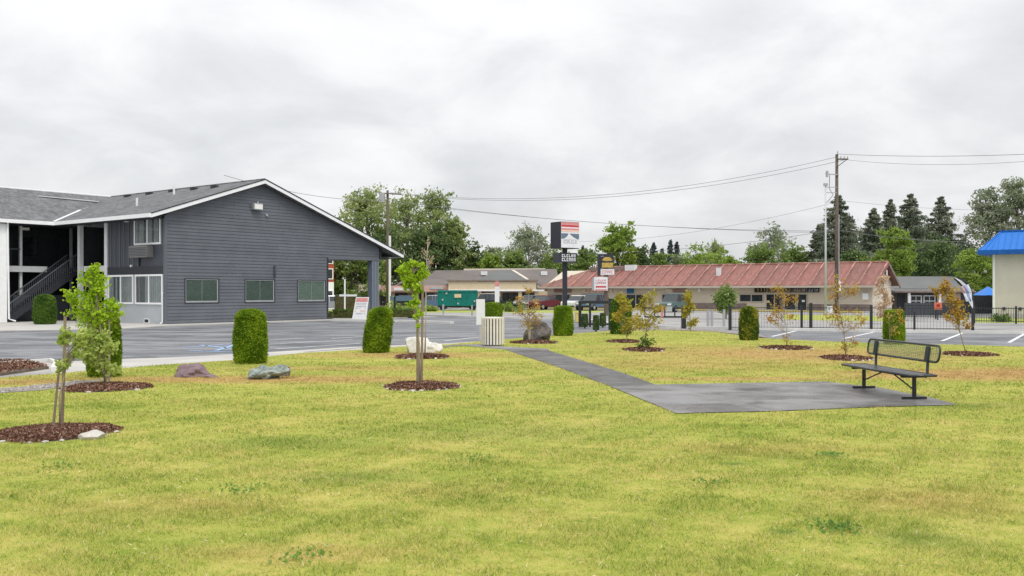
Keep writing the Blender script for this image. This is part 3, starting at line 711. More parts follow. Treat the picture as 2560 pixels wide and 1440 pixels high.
MB().prism([(MR, 0, MRZ), (MR, ML-HIP, MRZ), (MW, ML, EZ), (MW, 0, EZ)], (0, 0, -.06)).build('rear_roof', M['red_roof'], mall)
MB().prism([(0, ML, EZ), (MR, ML-HIP, MRZ), (MW, ML, EZ)], (0, 0, -.06)).build('hip_end', M['red_roof'], mall)
MB().tube([(MR, 0, MRZ+.03), (MR, ML-HIP, MRZ+.03)], .09, 6).build('ridge_cap', M['red_seam'], mall)
for a, b_ in (((0, EZ), (MR, MRZ)), ((MR, MRZ), (MW, EZ))):
    MB().prism([(a[0], -.08, a[1]+.03), (b_[0], -.08, b_[1]+.03), (b_[0], -.08, b_[1]-.27), (a[0], -.08, a[1]-.27)], (0, .08, 0)).build('rake_board', M['stone_band'] if a[0] else M['red_roof'], mall)
MB().box(-.12, 0.02, -.05, ML, EZ-.24, EZ-.03).build('gutter', M['tan_trim'], mall)
MB().box(0.02, 1.0, 0.0, ML, EZ-.2, EZ-.14).build('soffit', M['stone_band'], mall)
MB().prism([(2.4, .5, MRZ-1.9), (MR+1.9, .5, MRZ-1.9), (MR+1.9, .5, MRZ-1.15), (MR, .5, MRZ-.5), (2.4, .5, MRZ-1.3)], (0, -.25, 0)).build('gable_truss', M['trim_dark'], mall) if False else None
MB().box(MR-.35, MR+.25, .2, .5, MRZ-1.35, MRZ-.65).build('gable_louvre', M['trim_dark'], mall)
MB().box(MR-.05, MR+.3, .16, .2, MRZ-1.25, MRZ-.75).build('gable_lamp', M['white'], mall)
for px in (1797,):
    s_, z_ = on_mall(px, 690, 2.2); MB().box(2.0, 2.35, s_-.2, s_+.2, rz(2.2)-.1, rz(2.2)+.75).build('chimney_vent', M['post_white'], mall)
s_ = on_mall(1577, 675, 3.6)[0]; MB().box(3.3, 4.0, s_-.6, s_+.6, rz(3.6)-.1, rz(3.6)+.55).build('roof_unit', M['post_white'], mall)
MB().box(3.3, 4.0, s_+1.0, s_+5.2, rz(3.6)-.1, rz(3.6)+.35).build('roof_unit', M['stone_band'], mall)
# shopfronts: (left px, right px, top px, bottom px, kind)
def shop(xl, xr, top, bot, split=3):
    s1, z1 = on_mall(xl, top); s0, z0 = on_mall(xr, bot); z0 = max(z0, .05); z1 = min(z1, 2.15)
    fr = MB().box(.9, .99, s0, s1, z1-.08, z1).box(.9, .99, s0, s1, z0, z0+.1)
    n = split
    for k in range(n+1):
        y = s0+(s1-s0)*k/n; fr.box(.9, .99, y-.04, y+.04, z0+.1, z1-.08)
    w = fr.build('shopfront', M['tan_trim'], mall)
    for k in range(n): MB().box(.94, .96, s0+(s1-s0)*k/n+.04, s0+(s1-s0)*(k+1)/n-.04, z0+.1, z1-.08).build('pane', M['store_glass'], w)
    for k in range(n):
        if random.random() < .7:
            a = s0+(s1-s0)*(k+random.uniform(.2, .6))/n; zz = z0+(z1-z0)*random.uniform(.35, .6); q = random.uniform(.2, .4)
            MB().box(.925, .935, a, a+q, zz, zz+q*.7).build('window_poster', M[random.choice(['sign_white', 'sign_rose', 'sign_blue', 'cream'])], w)
for q in ((1370, 1426, 735, 772, 3), (1455, 1517, 735, 774, 3), (1567, 1614, 735, 774, 2), (1656, 1674, 735, 774, 1), (1680, 1716, 735, 774, 2), (1850, 1908, 735, 756, 2), (1916, 1958, 734, 776, 2), (1962, 1990, 734, 776, 1), (1994, 2018, 734, 778, 1)): shop(*q)
def mall_sign(xl, xr, top, bot, back, ink, nlet=6, two=False):
    s1, z1 = on_mall(xl, top, .88); s0, z0 = on_mall(xr, bot, .88)
    w = MB().box(.86, .93, s0, s1, z0, z1).build('shop_sign', M[back], mall)
    if ink:
        h = (z1-z0)
        for k in range(nlet):
            a = s0+(s1-s0)*(.08+.84*k/nlet); c = (s1-s0)*.84/nlet
            mb = MB(); v = random.choice([0, 1, 2])
            mb.box(.845, .86, a+c*.1, a+c*.3, z0+h*.2, z1-h*.2)
            if v: mb.box(.845, .86, a+c*.3, a+c*.8, z0+h*(.2 if v == 1 else .45), z0+h*(.35 if v == 1 else .6))
            if v == 2: mb.box(.845, .86, a+c*.62, a+c*.8, z0+h*.2, z0+h*.45)
            mb.build('letter', M[ink], w)
mall_sign(1385, 1428, 722, 731, 'stone_band', 'sign_red', 7)
mall_sign(1456, 1530, 722, 732, 'tan_light', 'sign_red', 8)
mall_sign(1567, 1584, 721, 733, 'sign_blue', 'sign_blue', 2)
mall_sign(1665, 1680, 722, 731, 'tan_light', None)
mall_sign(1684, 1714, 721, 731, 'stone_band', 'sign_rose', 5)
mall_sign(1745, 1750, 721, 730, 'white', None)
mall_sign(1886, 1916, 719, 731, 'black', 'sign_gold', 3)
mall_sign(1919, 1980, 719, 731, 'slat_dark', 'sign_gold', 7)
mall_sign(1982, 2015, 719, 731, 'slat_dark', 'tan_trim', 5)
mall_sign(2017, 2048, 719, 731, 'sign_dark', 'sign_grey', 4)
s_, z_ = on_mall(2165, 741); MB().box(.75, 1.0, s_-.25, s_+.25, z_-.3, z_+.3).build('meter_box', M['white'], mall)
s0 = on_mall(1620, 760)[0]
MB().box(-.9, -.55, 1, ML-1, .03, .14).build('yellow_kerb', M['yellow_paint'], mall)
MB().box(-.55, 1.0, .5, ML, 0, .12).build('mall_sidewalk', M['concrete'], mall)
for k in range(0): MB().box(.05, .17, 2+k*3.4, 2.12+k*3.4, .12, EZ-.2).build('porch_post', M['tan_light'], mall)

# ================================================================ BROWN ROOF MALL
bm_ = thing('brown_mall', 'cream and brown roofed shopping strip behind the green dumpster', 'building', (-3, 112, 0))
def bx(px, d=112): return (px-CX)/FPX*d+3
def bz(py, d=112): return EYE-(py-HY)/FPX*d
MB().box(bx(905), bx(1385), 1, 14, 0, bz(716)).build('wall', M['pink_wall'], bm_)
MB().prism([(bx(1030), 0, bz(715)), (bx(1400), 0, bz(712)), (bx(1400), 9, bz(672, 121)), (bx(1075), 9, bz(676, 121))], (0, 0, -.1)).build('roof', M['brown_roof'], bm_)
MB().prism([(bx(985), 0, bz(715)), (bx(1075), 9, bz(676, 121)), (bx(985), 9, bz(700, 121))], (0, 0, -.1)).build('roof', M['brown_roof'], bm_)
MB().box(bx(945), bx(1123), -.2, 1, bz(729), bz(714)).build('sign_band', M['pinkish'], bm_)
MB().box(bx(1123), bx(1340), -1.4, 1, bz(727), bz(703)).build('cream_parapet', M['cream'], bm_)
MB().box(bx(1118), bx(1345), -1.6, 1, bz(703), bz(700)).build('parapet_cap', M['stone_band'], bm_)
MB().box(bx(1123), bx(1360), -1.55, -1.4, bz(728), bz(724)).build('parapet_trim', M['white'], bm_)
MB().prism([(bx(1195), -1.5, bz(700)), (bx(1320), -1.5, bz(700)), (bx(1282), 6, bz(676, 118)), (bx(1240), 6, bz(676, 118))], (0, 0, -.2)).build('hip_roof', M['grey_roof'], bm_)
MB().bar((bx(1282), 5.9, bz(676, 118)), (bx(1318), -1.4, bz(699)), .35, .12).build('hip_cap', M['tan_light'], bm_)
MB().bar((bx(1150), 9, bz(676, 121)+.1), (bx(1370), 9, bz(675, 121)+.1), .3, .25).build('ridge_cap', M['tan_light'], bm_)
for px in (1207, 1364): MB().box(bx(px)-.4, bx(px)+.4, 5, 6, bz(688, 117), bz(678, 117)).build('roof_unit', M['post_white'], bm_)
MB().box(bx(985), bx(1038), -.3, -.2, bz(726), bz(719)).build('shop_sign', M['sign_white'], bm_)
MB().box(bx(1075), bx(1110), -.3, -.2, bz(723), bz(717)).build('shop_sign', M['sign_grey'], bm_)
MB().box(bx(1340), bx(1375), -.6, 1, .0, bz(728)).build('side_pier', M['cream'], bm_)
for a, b_ in ((948, 976), (985, 1040), (1046, 1085), (1090, 1120), (1215, 1245), (1256, 1300), (1305, 1335)):
    w = MB().box(bx(a), bx(b_), .88, 1.0, .3, bz(733)).build('shopfront', M['trim_dark'], bm_)
    n = 3
    for k in range(n): MB().box(bx(a)+(bx(b_)-bx(a))*(k+.08)/n, bx(a)+(bx(b_)-bx(a))*(k+.92)/n, .84, .88, .45, bz(735)).build('pane', M['store_glass'], w)
MB().box(bx(1188), bx(1212), .8, .95, .4, bz(729)).build('red_door', M['brick_red'], bm_)
MB().box(bx(905), bx(955), -2.5, 1, bz(728), bz(712)).build('sign_band', M['pink_wall'], bm_)
MB().box(bx(912), bx(925), -2.6, -2.5, bz(726), bz(716)).build('shop_sign', M['sign_white'], bm_)
for px in (1123, 1160, 1200, 1247, 1300, 1340): MB().box(bx(px)-.2, bx(px)+.2, -1.3, -.9, 0, bz(727)).build('pier', M['cream'], bm_)

# ================================================================ RED APARTMENT BLOCK (behind the porch)
ap = thing('apartment_block', 'orange red and white apartment block seen through the motel porch', 'building', (-28, 100, 0), R(12))
def ax(px): return (px-4-CX)/FPX*100+28
MB().box(ax(690), ax(835), 0, 12, 0, 3.0).build('ground_floor', M['white'], ap)
MB().box(ax(690), ax(835), 0, 12, 3.0, 8.6).build('upper_floors', M['brick_red'], ap)
MB().box(ax(690)-.1, ax(835)+.1, -.1, 12, 8.6, 8.9).build('parapet', M['white'], ap)
for z_ in (.9, 3.3, 5.0, 6.8):
    for px in (716, 742, 768, 794, 822):
        w = MB().box(ax(px)-.5, ax(px)+.5, -.06, 0, z_, z_+1.2).build('window_frame', M['white'], ap)
        MB().box(ax(px)-.4, ax(px)+.4, -.08, -.06, z_+.1, z_+1.1).build('pane', M['car_glass'], w)

# ================================================================ BLUE ROOF BUILDING
D0 = 67.0
bl_ = thing('blue_roof_building', 'beige stucco building with bright blue metal mansard roof', 'building', (35, D0, 0), R(-36.87))
def lx(px, d=D0): return {2483: .05}[px]
def lz(py, d=D0): return EYE-(py-HY)/FPX*d
x0, x1 = lx(2483), 13.0
MB().box(x0, x1, 0, 14, 0, lz(634)).build('wall', M['beige'], bl_)
MB().box(x0-.04, x0+.12, -.05, 0, 0, lz(634)).build('corner_trim', M['white'], bl_)
MB().box(x0-.9, x1, -.9, 14, lz(637), lz(626)).build('fascia', M['blue_dark'], bl_)
zt, zb = lz(584)+.12, lz(626)
npn = 34; w_ = (x1-(x0-.85))/npn
for k in range(npn):
    a = x0-.85+k*w_; b_ = a+w_-.015; ta = max(a, x0+.35); tb = max(b_, x0+.4)
    p = MB().prism([(a, -.85, zb), (b_, -.85, zb), (tb, .5, zt), (ta, .5, zt)], (0, .05, -.02)).build('roof_panel', M['blue_metal'], bl_)
    MB().bar((a+.01, -.87, zb), (ta+.01, .48, zt), .04, .05).build('rib', M['blue_metal'], p)
MB().prism([(x0-.85, -.85, zb), (x0+.35, .5, zt), (x0+.35, 13, zt), (x0-.85, 14, zb)], (.05, 0, -.02)).build('roof_side', M['blue_metal'], bl_)
MB().box(x0+.3, x1, .45, .7, zt, zt+.12).build('top_cap', M['blue_dark'], bl_)
MB().box(x0+.3, x1, .7, 13, zt-.5, zt-.4).build('flat_roof', M['grey_roof'], bl_)
MB().box(x0-.02, x1, -.06, 0, 0, .35).build('plinth', M['concrete'], bl_)
for k in range(4): MB().box(x0+.6+k*1.05, x0+.78+k*1.05, -.1, 0, .6, .8).build('wall_vent', M['trim_dark'], bl_)

# ================================================================ GREY LOW BUILDING
gb = thing('grey_office', 'low grey roofed building with white framed windows behind the metal fence', 'building', (34, 92, 0))
def gx(px, d=92): return (px-CX)/FPX*d-34
def gz(py, d=92): return EYE-(py-HY)/FPX*d
MB().box(gx(2236), gx(2420), 0, 9, 0, gz(734)+.5).build('wall', M['slat_dark'], gb)
MB().prism([(gx(2225), -.8, gz(729)), (gx(2430), -.8, gz(729)), (gx(2430), 4, gz(691, 96)), (gx(2225), 4, gz(691, 96))], (0, 0, -.12)).build('roof', M['grey_roof'], gb)
MB().box(gx(2225), gx(2430), -.86, -.8, gz(731), gz(727)).build('gutter', M['stone_band'], gb)
for a, b_ in ((2275, 2304), (2308, 2338)):
    w = MB().box(gx(a), gx(b_), -.08, 0, gz(766), gz(738)).build('window_frame', M['post_white'], gb)
    for q in (0, 1):
        for r_ in (0, 1):
            aa = gx(a)+.1+(gx(b_)-gx(a)-.15)*q/2; zz = gz(766)+.08+(gz(738)-gz(766)-.1)*r_/2
            MB().box(aa, aa+(gx(b_)-gx(a)-.3)/2, -.1, -.08, zz, zz+(gz(738)-gz(766)-.3)/2).build('pane', M['store_glass'], w)
MB().box(gx(2243), gx(2262), -.06, 0, .2, gz(738)).build('entrance', M['trim_dark'], gb)
MB().box(gx(2342), gx(2400), -.1, 0, gz(768), gz(733)).build('wall_panel', M['pink_wall'], gb)
for px in (2266, 2342): MB().box(gx(px)-.12, gx(px)+.12, -.7, -.5, 0, gz(731)).build('porch_post', M['post_white'], gb)

# pale distant house between the trees
hs = thing('distant_house', 'small pale grey house roof showing above the red mall roof', 'house', (24, 170, 0))
MB().box(0, 12, 0, 6, 0, 5.0).build('wall', M['post_white'], hs)
MB().prism([(-.6, -.6, 5.0), (-.6, 6.6, 5.0), (-.6, 3, 7.3)], (13.2, 0, 0)).build('roof', M['sign_grey'], hs)

# ================================================================ TREES
def tree(name, label, px, y, top, bot, wpx, mat, kind='round', n=9000, ls=.42, bark='bark', cat='tree', group='trees behind the malls', seed=1, gaps=.5, lean=0, base=0):
    """broadleaf tree: trunk with limbs, crown of leaf clumps round the limb ends. sizes given in photo pixels at distance y"""
    rg = np.random.default_rng(seed); k = y/FPX
    x = (px-CX)*k; H = EYE-(top-HY)*k; zb = max(.8, EYE-(bot-HY)*k); w = wpx*k/2
    t = thing(name, label, cat, (x, y, base), 0, group)
    mb = MB(); tw = max(.12, H*.022)
    top_t = H*.82
    mb.tube([(0, 0, -.1), (.1*lean, .05, H*.25), (.3*lean, -.1, H*.55), (.5*lean, 0, top_t)], [tw, tw*.8, tw*.5, tw*.12], 7)
    # limb ends
    nc = {'round': 34, 'poplar': 30, 'mound': 26, 'loose': 38}[kind]
    C_ = []
    for i in range(nc*3):
        u = rg.random(); z = zb+(H-zb)*u
        if kind == 'poplar': prof = (.35+.75*math.sin(math.pi*min(1, u*1.0+.12))) * (1-.55*u)
        elif kind == 'mound': prof = math.sqrt(max(0.02, 1-(u*.97)**2))
        elif kind == 'loose': prof = (.5+.6*math.sin(math.pi*(u*.85+.15)))*(1-.35*u)
        else: prof = math.sqrt(max(.03, 1-(2*u-.92)**2))*1.0
        a = rg.random()*2*math.pi; r = w*prof*(.35+.65*math.sqrt(rg.random()))
        p = np.array([math.cos(a)*r, math.sin(a)*r, z])
        if all(np.linalg.norm(p-q) > w*.26 for q in C_): C_.append(p)
        if len(C_) >= nc: break
    C_.append(np.array([rg.normal()*w*.1, 0, H-.10*(H-zb)])); C_.append(np.array([rg.normal()*w*.15, 0, H-.2*(H-zb)]))
    for p in C_[::2]:
        h0 = max(.3*H, min(p[2]*.72, top_t*.95)); s = np.array([.3*lean*h0/H, 0, h0])
        m_ = (s+p)/2+np.array([0, 0, .06*H]); mb.tube([s, m_, p], [tw*.32, tw*.2, tw*.06], 5, False)
    mb.build('trunk', M[bark], t, recalc=False, smooth=True)
    nn = n//len(C_); pts, tn = [], []
    for p in C_:
        cw = w*(.20+.16*rg.random()); fl = .7
        sub = rg.normal(size=(7, 3))*[cw*.8, cw*.8, cw*fl]+p        # sprays within a clump
        tb = .5+.38*(rg.random()-.5)
        for q in sub:
            m1 = nn//7; pts.append(rg.normal(size=(m1, 3))*[cw*.40, cw*.40, cw*.27]+q); tn.append(np.full(m1, tb+.25*(rg.random()-.5)))
    pts = np.concatenate(pts); pts[:, 2] = np.maximum(pts[:, 2], .3)
    leaves('crown', pts, ls, M[mat], t, np.concatenate(tn), rg=rg)
    return t
def conifer(name, label, px, y, top, wpx, mat='needle', n=9000, group='conifers behind the malls', seed=1, bot=720, ls=.5):
    rg = np.random.default_rng(seed); k = y/FPX
    x = (px-CX)*k; H = EYE-(top-HY)*k; w = wpx*k/2; zb = max(.5, EYE-(bot-HY)*k)
    t = thing(name, label, 'conifer', (x, y, 0), 0, group)
    mb = MB().tube([(0, 0, -.1), (0, 0, H*.5), (0, 0, H*.99)], [H*.02, H*.012, .03], 7)
    P_, T_ = [], []; nb = 74
    for i in range(nb):
        u = (i+rg.random())/nb; z = zb+(H-zb)*u
        L = min(w*1.35, w*1.95*((1-u)**.8)*(.55+.6*rg.random())+.12); a = i*2.4+rg.random()*.8
        d = np.array([math.cos(a), math.sin(a), 0]); m1 = max(10, int(n/nb*(.35+1.3*(1-u))))
        s = rg.random(m1)**.75; sag = -.22*L*s+.12*L*s*s
        c = d[None, :]*(s*L)[:, None]+np.stack([rg.normal(size=m1)*(L*.17+.06)*(1.1-s*.5), rg.normal(size=m1)*(L*.17+.06)*(1.1-s*.5), sag-np.abs(rg.normal(size=m1))*(L*.10+.08)], 1)
        c[:, 2] += z; P_.append(c); T_.append(np.full(m1, .5+.5*(rg.random()-.5)))
        if i % 2 == 0: mb.tube([(0, 0, z), tuple(d*L*.9+np.array([0, 0, z-.12*L]))], [.06, .02], 4, False)
    mb.build('trunk', M['bark'], t, recalc=False)
    pts = np.concatenate(P_); pts[:, 2] = np.maximum(pts[:, 2], .2)
    leaves('crown', pts, ls, M[mat], t, np.concatenate(T_), aspect=.42, droop=.5, rg=rg)
    return t
L_ = 'tree'
tree('cottonwood_tree', 'tall cottonwood left of the wooden pole, its crown just clear of the motel roof', 918, 128, 480, 700, 140, 'leaf_cotton', 'round', 9500, .42, seed=3)
tree('cottonwood_tree', 'broad dark cottonwood right of the wooden utility pole', 1020, 134, 494, 700, 140, 'leaf_cotton', 'round', 9500, .42, seed=4)
tree('cottonwood_tree', 'highest greyish cottonwood sloping down towards the green dumpster', 1085, 130, 490, 690, 120, 'leaf_cotton', 'loose', 8500, .42, seed=5)
tree('cottonwood_tree', 'lower silvery cottonwood at the right end of the big group', 1138, 127, 560, 690, 80, 'leaf_cotton', 'loose', 7000, .42, seed=6)
tree('broadleaf_tree', 'dark green tree filling the view through the motel porch', 880, 112, 610, 735, 130, 'leaf_green', 'mound', 9000, .40, seed=7)
tree('broadleaf_tree', 'dark green tree behind the left end of the brown mall', 965, 124, 600, 730, 120, 'leaf_dark', 'mound', 8000, .42, seed=8)
tree('broadleaf_tree', 'dark rounded tree behind the brown roof below the cottonwoods', 1080, 126, 590, 710, 130, 'leaf_dark', 'mound', 8000, .42, seed=9)
tree('broadleaf_tree', 'small dark tree above the green dumpster', 1185, 128, 622, 710, 70, 'leaf_dark', 'mound', 4500, .40, seed=10)
tree('broadleaf_tree', 'low lime green tree behind the brown mall roof hip', 1235, 124, 640, 700, 70, 'leaf_lime', 'mound', 3600, .36, seed=11)
tree('broadleaf_tree', 'hazy small grey green tree left of the silvery poplar', 1232, 160, 622, 700, 60, 'leaf_silver', 'mound', 3000, .4, seed=12)
tree('poplar_tree', 'silvery sparse poplar standing alone left of the tall pylon sign', 1322, 130, 574, 690, 105, 'leaf_silver', 'loose', 5600, .36, 'bark_pale', seed=13)
tree('broadleaf_tree', 'dark green tree at the foot of the silvery poplar', 1285, 126, 640, 700, 70, 'leaf_green', 'mound', 3600, .38, seed=14)
tree('broadleaf_tree', 'mid green tree behind the tall pylon sign pole', 1395, 124, 640, 700, 90, 'leaf_green', 'mound', 4200, .38, seed=15)
tree('broadleaf_tree', 'green tree between the two pylon signs', 1465, 124, 630, 700, 80, 'leaf_green', 'mound', 4200, .38, seed=16)
conifer('fir_tree', 'small bluish fir between the two pylon signs', 1457, 190, 615, 26, 'needle_far', 2400, seed=17, ls=.6)
tree('broadleaf_tree', 'upright bright green tree rising behind the gold pylon sign', 1545, 112, 574, 690, 84, 'leaf_lime', 'round', 8500, .34, seed=18)
tree('broadleaf_tree', 'dark bushy tree right of the bright green upright tree', 1590, 116, 622, 700, 72, 'leaf_dark', 'mound', 5000, .34, seed=19)
for i, (px, tp, w) in enumerate(((1634, 606, 24), (1655, 622, 26), (1676, 600, 26), (1692, 604, 22))):
    conifer('fir_tree', ['thin bluish fir, leftmost of the far row of four', 'shortest bluish fir in the far row of four', 'tallest bluish fir in the far row of four', 'bluish fir at the right end of the far row of four'][i], px, 200, tp, w, 'needle_far', 3600, 'far bluish firs over the red roof', seed=20+i, ls=.65)
for i, (px, tp, w, m_, lb) in enumerate(((1650, 640, 60, 'leaf_green', 'low green tree in front of the far bluish firs'), (1750, 634, 110, 'leaf_lime', 'wide lime green tree topping the middle of the red roof'), (1700, 650, 60, 'leaf_silver', 'low greyish tree beside the far house'),
        (1825, 648, 60, 'leaf_lime', 'low lime tree right of the small poplar above the roof vent'), (1905, 628, 90, 'leaf_green', 'green mounded tree left of the sparse alder'), (1985, 630, 90, 'leaf_green', 'green mounded tree right of the sparse alder'), (2045, 632, 80, 'leaf_lime', 'lime tree behind the steel light pole'))):
    tree('broadleaf_tree', lb, px, 116+i, tp, 700, w, m_, 'mound', 4200, .34, seed=30+i)
tree('poplar_tree', 'small sparse poplar above the white roof vent of the red mall', 1790, 140, 612, 690, 56, 'leaf_cotton', 'loose', 3000, .36, seed=38)
tree('alder_tree', 'sparse wide alder with see through crown left of the tall firs', 1932, 134, 578, 690, 110, 'leaf_silver', 'loose', 5000, .36, seed=39)
for i, (px, tp, w, lb) in enumerate(((2095, 487, 128, 'tall fir standing behind the tall utility pole'), (2050, 560, 62, 'shorter fir just left of the steel light pole'), (2184, 520, 86, 'fir left of the large maple, shorter than its neighbours'),
        (2226, 500, 70, 'narrow fir behind the large maple'), (2276, 484, 116, 'tall dense fir to the right above the large maple'), (2352, 490, 110, 'tall fir with layered branches left of the feather flag'), (2325, 560, 90, 'dark fir filling the gap behind the grey office roof'))):
    conifer('fir_tree', lb, px, 118+i*3, tp, w, 'needle', 21000, 'tall firs behind the grey office', seed=50+i, ls=.42)
conifer('fir_tree', 'ragged bluish fir in the gap left of the blue roofed building', 2410, 150, 596, 70, 'needle_far', 3400, seed=58, ls=.5)
tree('maple_tree', 'large fresh green maple in front of the firs behind the red mall gable', 2244, 106, 578, 700, 84, 'leaf_lime', 'round', 8000, .30, seed=60)
tree('broadleaf_tree', 'low lime green tree at the left foot of the large maple', 2200, 108, 640, 705, 80, 'leaf_lime', 'mound', 4500, .30, seed=67)
tree('broadleaf_tree', 'dark green tree low behind the grey office roof', 2345, 112, 620, 715, 130, 'leaf_dark', 'mound', 7000, .34, seed=61)
tree('broadleaf_tree', 'bright green tree between the feather flag and the blue roofed building', 2448, 96, 628, 760, 96, 'leaf_lime', 'round', 8000, .28, seed=62)
tree('broadleaf_tree', 'dark green tree behind the maple, right of the fir by the utility pole', 2140, 112, 630, 715, 90, 'leaf_dark', 'mound', 4500, .34, seed=63)
tree('poplar_tree', 'greyish loose poplar left of the highest one above the blue roof', 2472, 132, 486, 660, 110, 'leaf_silver', 'loose', 8000, .38, seed=64)
tree('poplar_tree', 'tallest greyish poplar at the right edge above the blue roof', 2545, 130, 458, 660, 110, 'leaf_silver', 'loose', 9000, .38, seed=65)
# far wooded horizon
rg = np.random.default_rng(5); xs = rg.uniform(-330, 330, 30000); hh = 6+3.0*np.sin(xs*.05)+2*np.sin(xs*.13+1)+1.5*np.sin(xs*.31)
pts = np.stack([xs, 330+rg.uniform(-6, 6, len(xs)), hh*rg.random(len(xs))**.7], 1)
tag(leaves('distant_woods', pts, 1.5, M['needle_far'], None, rg=rg), 'continuous dark line of distant woods on the horizon', 'woods', kind='stuff')

# ================================================================ CLIPPED SHRUBS
def column_bush(name, label, px, base_py, wpx, top_py, mat='leaf_tuya', lean=0.0, n=9000, ls=.055, group='clipped columnar shrubs', boxy=2.7, cat='shrub', y=None, seed=1, hpx=None):
    rg = np.random.default_rng(seed)
    if y is None: x, y = G(px, base_py, .05)
    else: x = (px-CX)/FPX*y
    k = y/FPX; w = wpx*k/2; H = (base_py-top_py)*k if hpx is None else hpx*k
    t = thing(name, label, cat, (x, y, .04), 0, group)
    def rad(u): # u 0..1 upwards: pinched foot, nearly straight, rounded top
        u = np.asarray(u, float)
        r = np.where(u > .72, (np.clip(1-((u-.72)/.28)**boxy, 0, 1))**(1/boxy)*1.0, 1.0)*(1-.16*np.clip(u-.45, 0, 1)**1.2/.55)
        r = r*np.where(u < .3, .90+.10*np.sin(np.clip(u/.3, 0, 1)*math.pi/2), 1)
        return np.clip(r*(1-.06*np.clip(u-.5, 0, 1)), .02, 1)
    nv, nu = 20, 26; V = []; F = []
    for i in range(nu):
        u = i/(nu-1); r = float(rad(u))*w*.93
        for j in range(nv):
            a = 2*math.pi*j/nv; q = 1
            V.append((math.cos(a)*r*q+lean*u*H, math.sin(a)*r*q, u*H*.975+.02))
    for i in range(nu-1):
        for j in range(nv): F.append((i*nv+j, i*nv+(j+1) % nv, (i+1)*nv+(j+1) % nv, (i+1)*nv+j))
    F2 = np.array(F)
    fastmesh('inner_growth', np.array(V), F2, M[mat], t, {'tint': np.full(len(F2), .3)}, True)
    MB().tube([(0, 0, -.05), (lean*.2, 0, .25)], .05, 6).build('stem', M['bark'], t)
    u = rg.random(n); top = rg.random(n) < .16; a = rg.random(n)*2*np.pi
    rr = rad(u)*w*(1.0+.025*rg.normal(size=n)+.09*(rg.random(n) < .05)+.014*np.sin(3*a+u*11)+.012*np.sin(5*a-u*17))
    z = u*H
    ut = rg.random(n); rt = np.sqrt(ut)*w*.95
    # crown top surface: invert the profile
    zt = H*(.72+.28*np.clip(1-(rt/w)**boxy, 0, 1)**(1/boxy))
    rr = np.where(top, rt, rr); z = np.where(top, zt, z)
    pts = np.stack([np.cos(a)*rr+lean*z, np.sin(a)*rr, z+.03], 1)
    tn = .5+.2*np.sin(a*4+z*9)*np.sin(z*13+a)+.2*np.sin(a*2.3+seed)*np.sin(z*4+seed*2)+.16*rg.normal(size=n)
    leaves('foliage', pts, ls, M[mat], t, tn, aspect=.5, rg=rg)
    return t
column_bush('arborvitae', 'clipped columnar arborvitae behind the staked sapling nearest the motel breezeway', 260, 941, 78, 784, n=14000, seed=1, ls=.06)
column_bush('arborvitae', 'clipped columnar arborvitae in front of the middle gable window', 626, 908, 80, 775, n=15000, seed=2, ls=.06)
column_bush('arborvitae', 'leaning clipped arborvitae in front of the motel porch column', 939, 881, 66, 770, lean=.13, n=13000, seed=3, ls=.06)
column_bush('arborvitae', 'squat clipped arborvitae below the tall pylon sign', 1408, 839, 50, 766, n=9000, seed=4, boxy=4.5)
column_bush('arborvitae', 'clipped arborvitae behind the park bench with a sapling in front', 2235, 860, 50, 776, n=9000, seed=5, boxy=4.5)
column_bush('arborvitae', 'clipped arborvitae whose top shows over the slatted litter bin', 1233, 840, 46, 766, n=7000, y=42, seed=6, boxy=4.5)
column_bush('round_shrub', 'clipped yellow green shrub at the foot of the motel staircase', 112, 810, 52, 737, 'leaf_box', n=9000, ls=.085, seed=7, boxy=2.4)
column_bush('yellowing_shrub', 'columnar shrub with yellowing leaves right of the dark gate posts', 1872, 850, 46, 768, 'leaf_mixed', n=5200, ls=.085, seed=8, boxy=2.6)
column_bush('leafy_shrub', 'dark green leafy shrub behind the orange sapling by the gate', 1552, 835, 52, 740, 'leaf_box', n=6000, ls=.10, seed=9, boxy=1.8)
for i, (px, b_, w_, tp) in enumerate(((1462, 818, 16, 786), (1490, 826, 15, 790), (1507, 816, 15, 784))):
    column_bush('box_shrub', ['small dark box shrub inside the gate frame, left one', 'small dark box shrub inside the gate frame, middle and nearest one', 'small dark box shrub inside the gate frame, right one'][i], px, b_, w_, tp, 'leaf_dark', n=1400, ls=.08, seed=70+i, boxy=6, group='small box shrubs by the gate')
def hedge(label, pxl, pxr, y, h, d, mat, seed, group='low clipped hedges'):
    rg = np.random.default_rng(seed); x0, x1 = (pxl-CX)/FPX*y, (pxr-CX)/FPX*y
    t = thing('low_hedge', label, 'hedge', ((x0+x1)/2, y, 0), 0, group); w = (x1-x0)/2
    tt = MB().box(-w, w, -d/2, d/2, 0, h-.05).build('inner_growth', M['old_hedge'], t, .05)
    n = int(900*w); f = rg.random(n); X = rg.uniform(-w, w, n); Y = np.where(f < .5, -d/2, rg.uniform(-d/2, d/2, n)); Z = np.where(f < .5, rg.uniform(.02, h, n), h)
    leaves('foliage', np.stack([X, Y, Z], 1)+rg.normal(size=(n, 3))*.03, .1, M[mat], t, rg=rg)
hedge('low brownish clipped hedge seen through the motel porch', 833, 890, 66, .62, 1.0, 'leaf_box', 1)
hedge('low green hedge at the street corner right of the leaning arborvitae', 948, 1038, 68, .62, 1.2, 'leaf_box', 2)
hedge('dark hedge farther back behind the sandwich board', 840, 900, 88, 1.6, 1.2, 'leaf_dark', 3)
hedge('short hedge at the left inside the motel porch view', 812, 832, 64, .5, .8, 'leaf_box', 4)

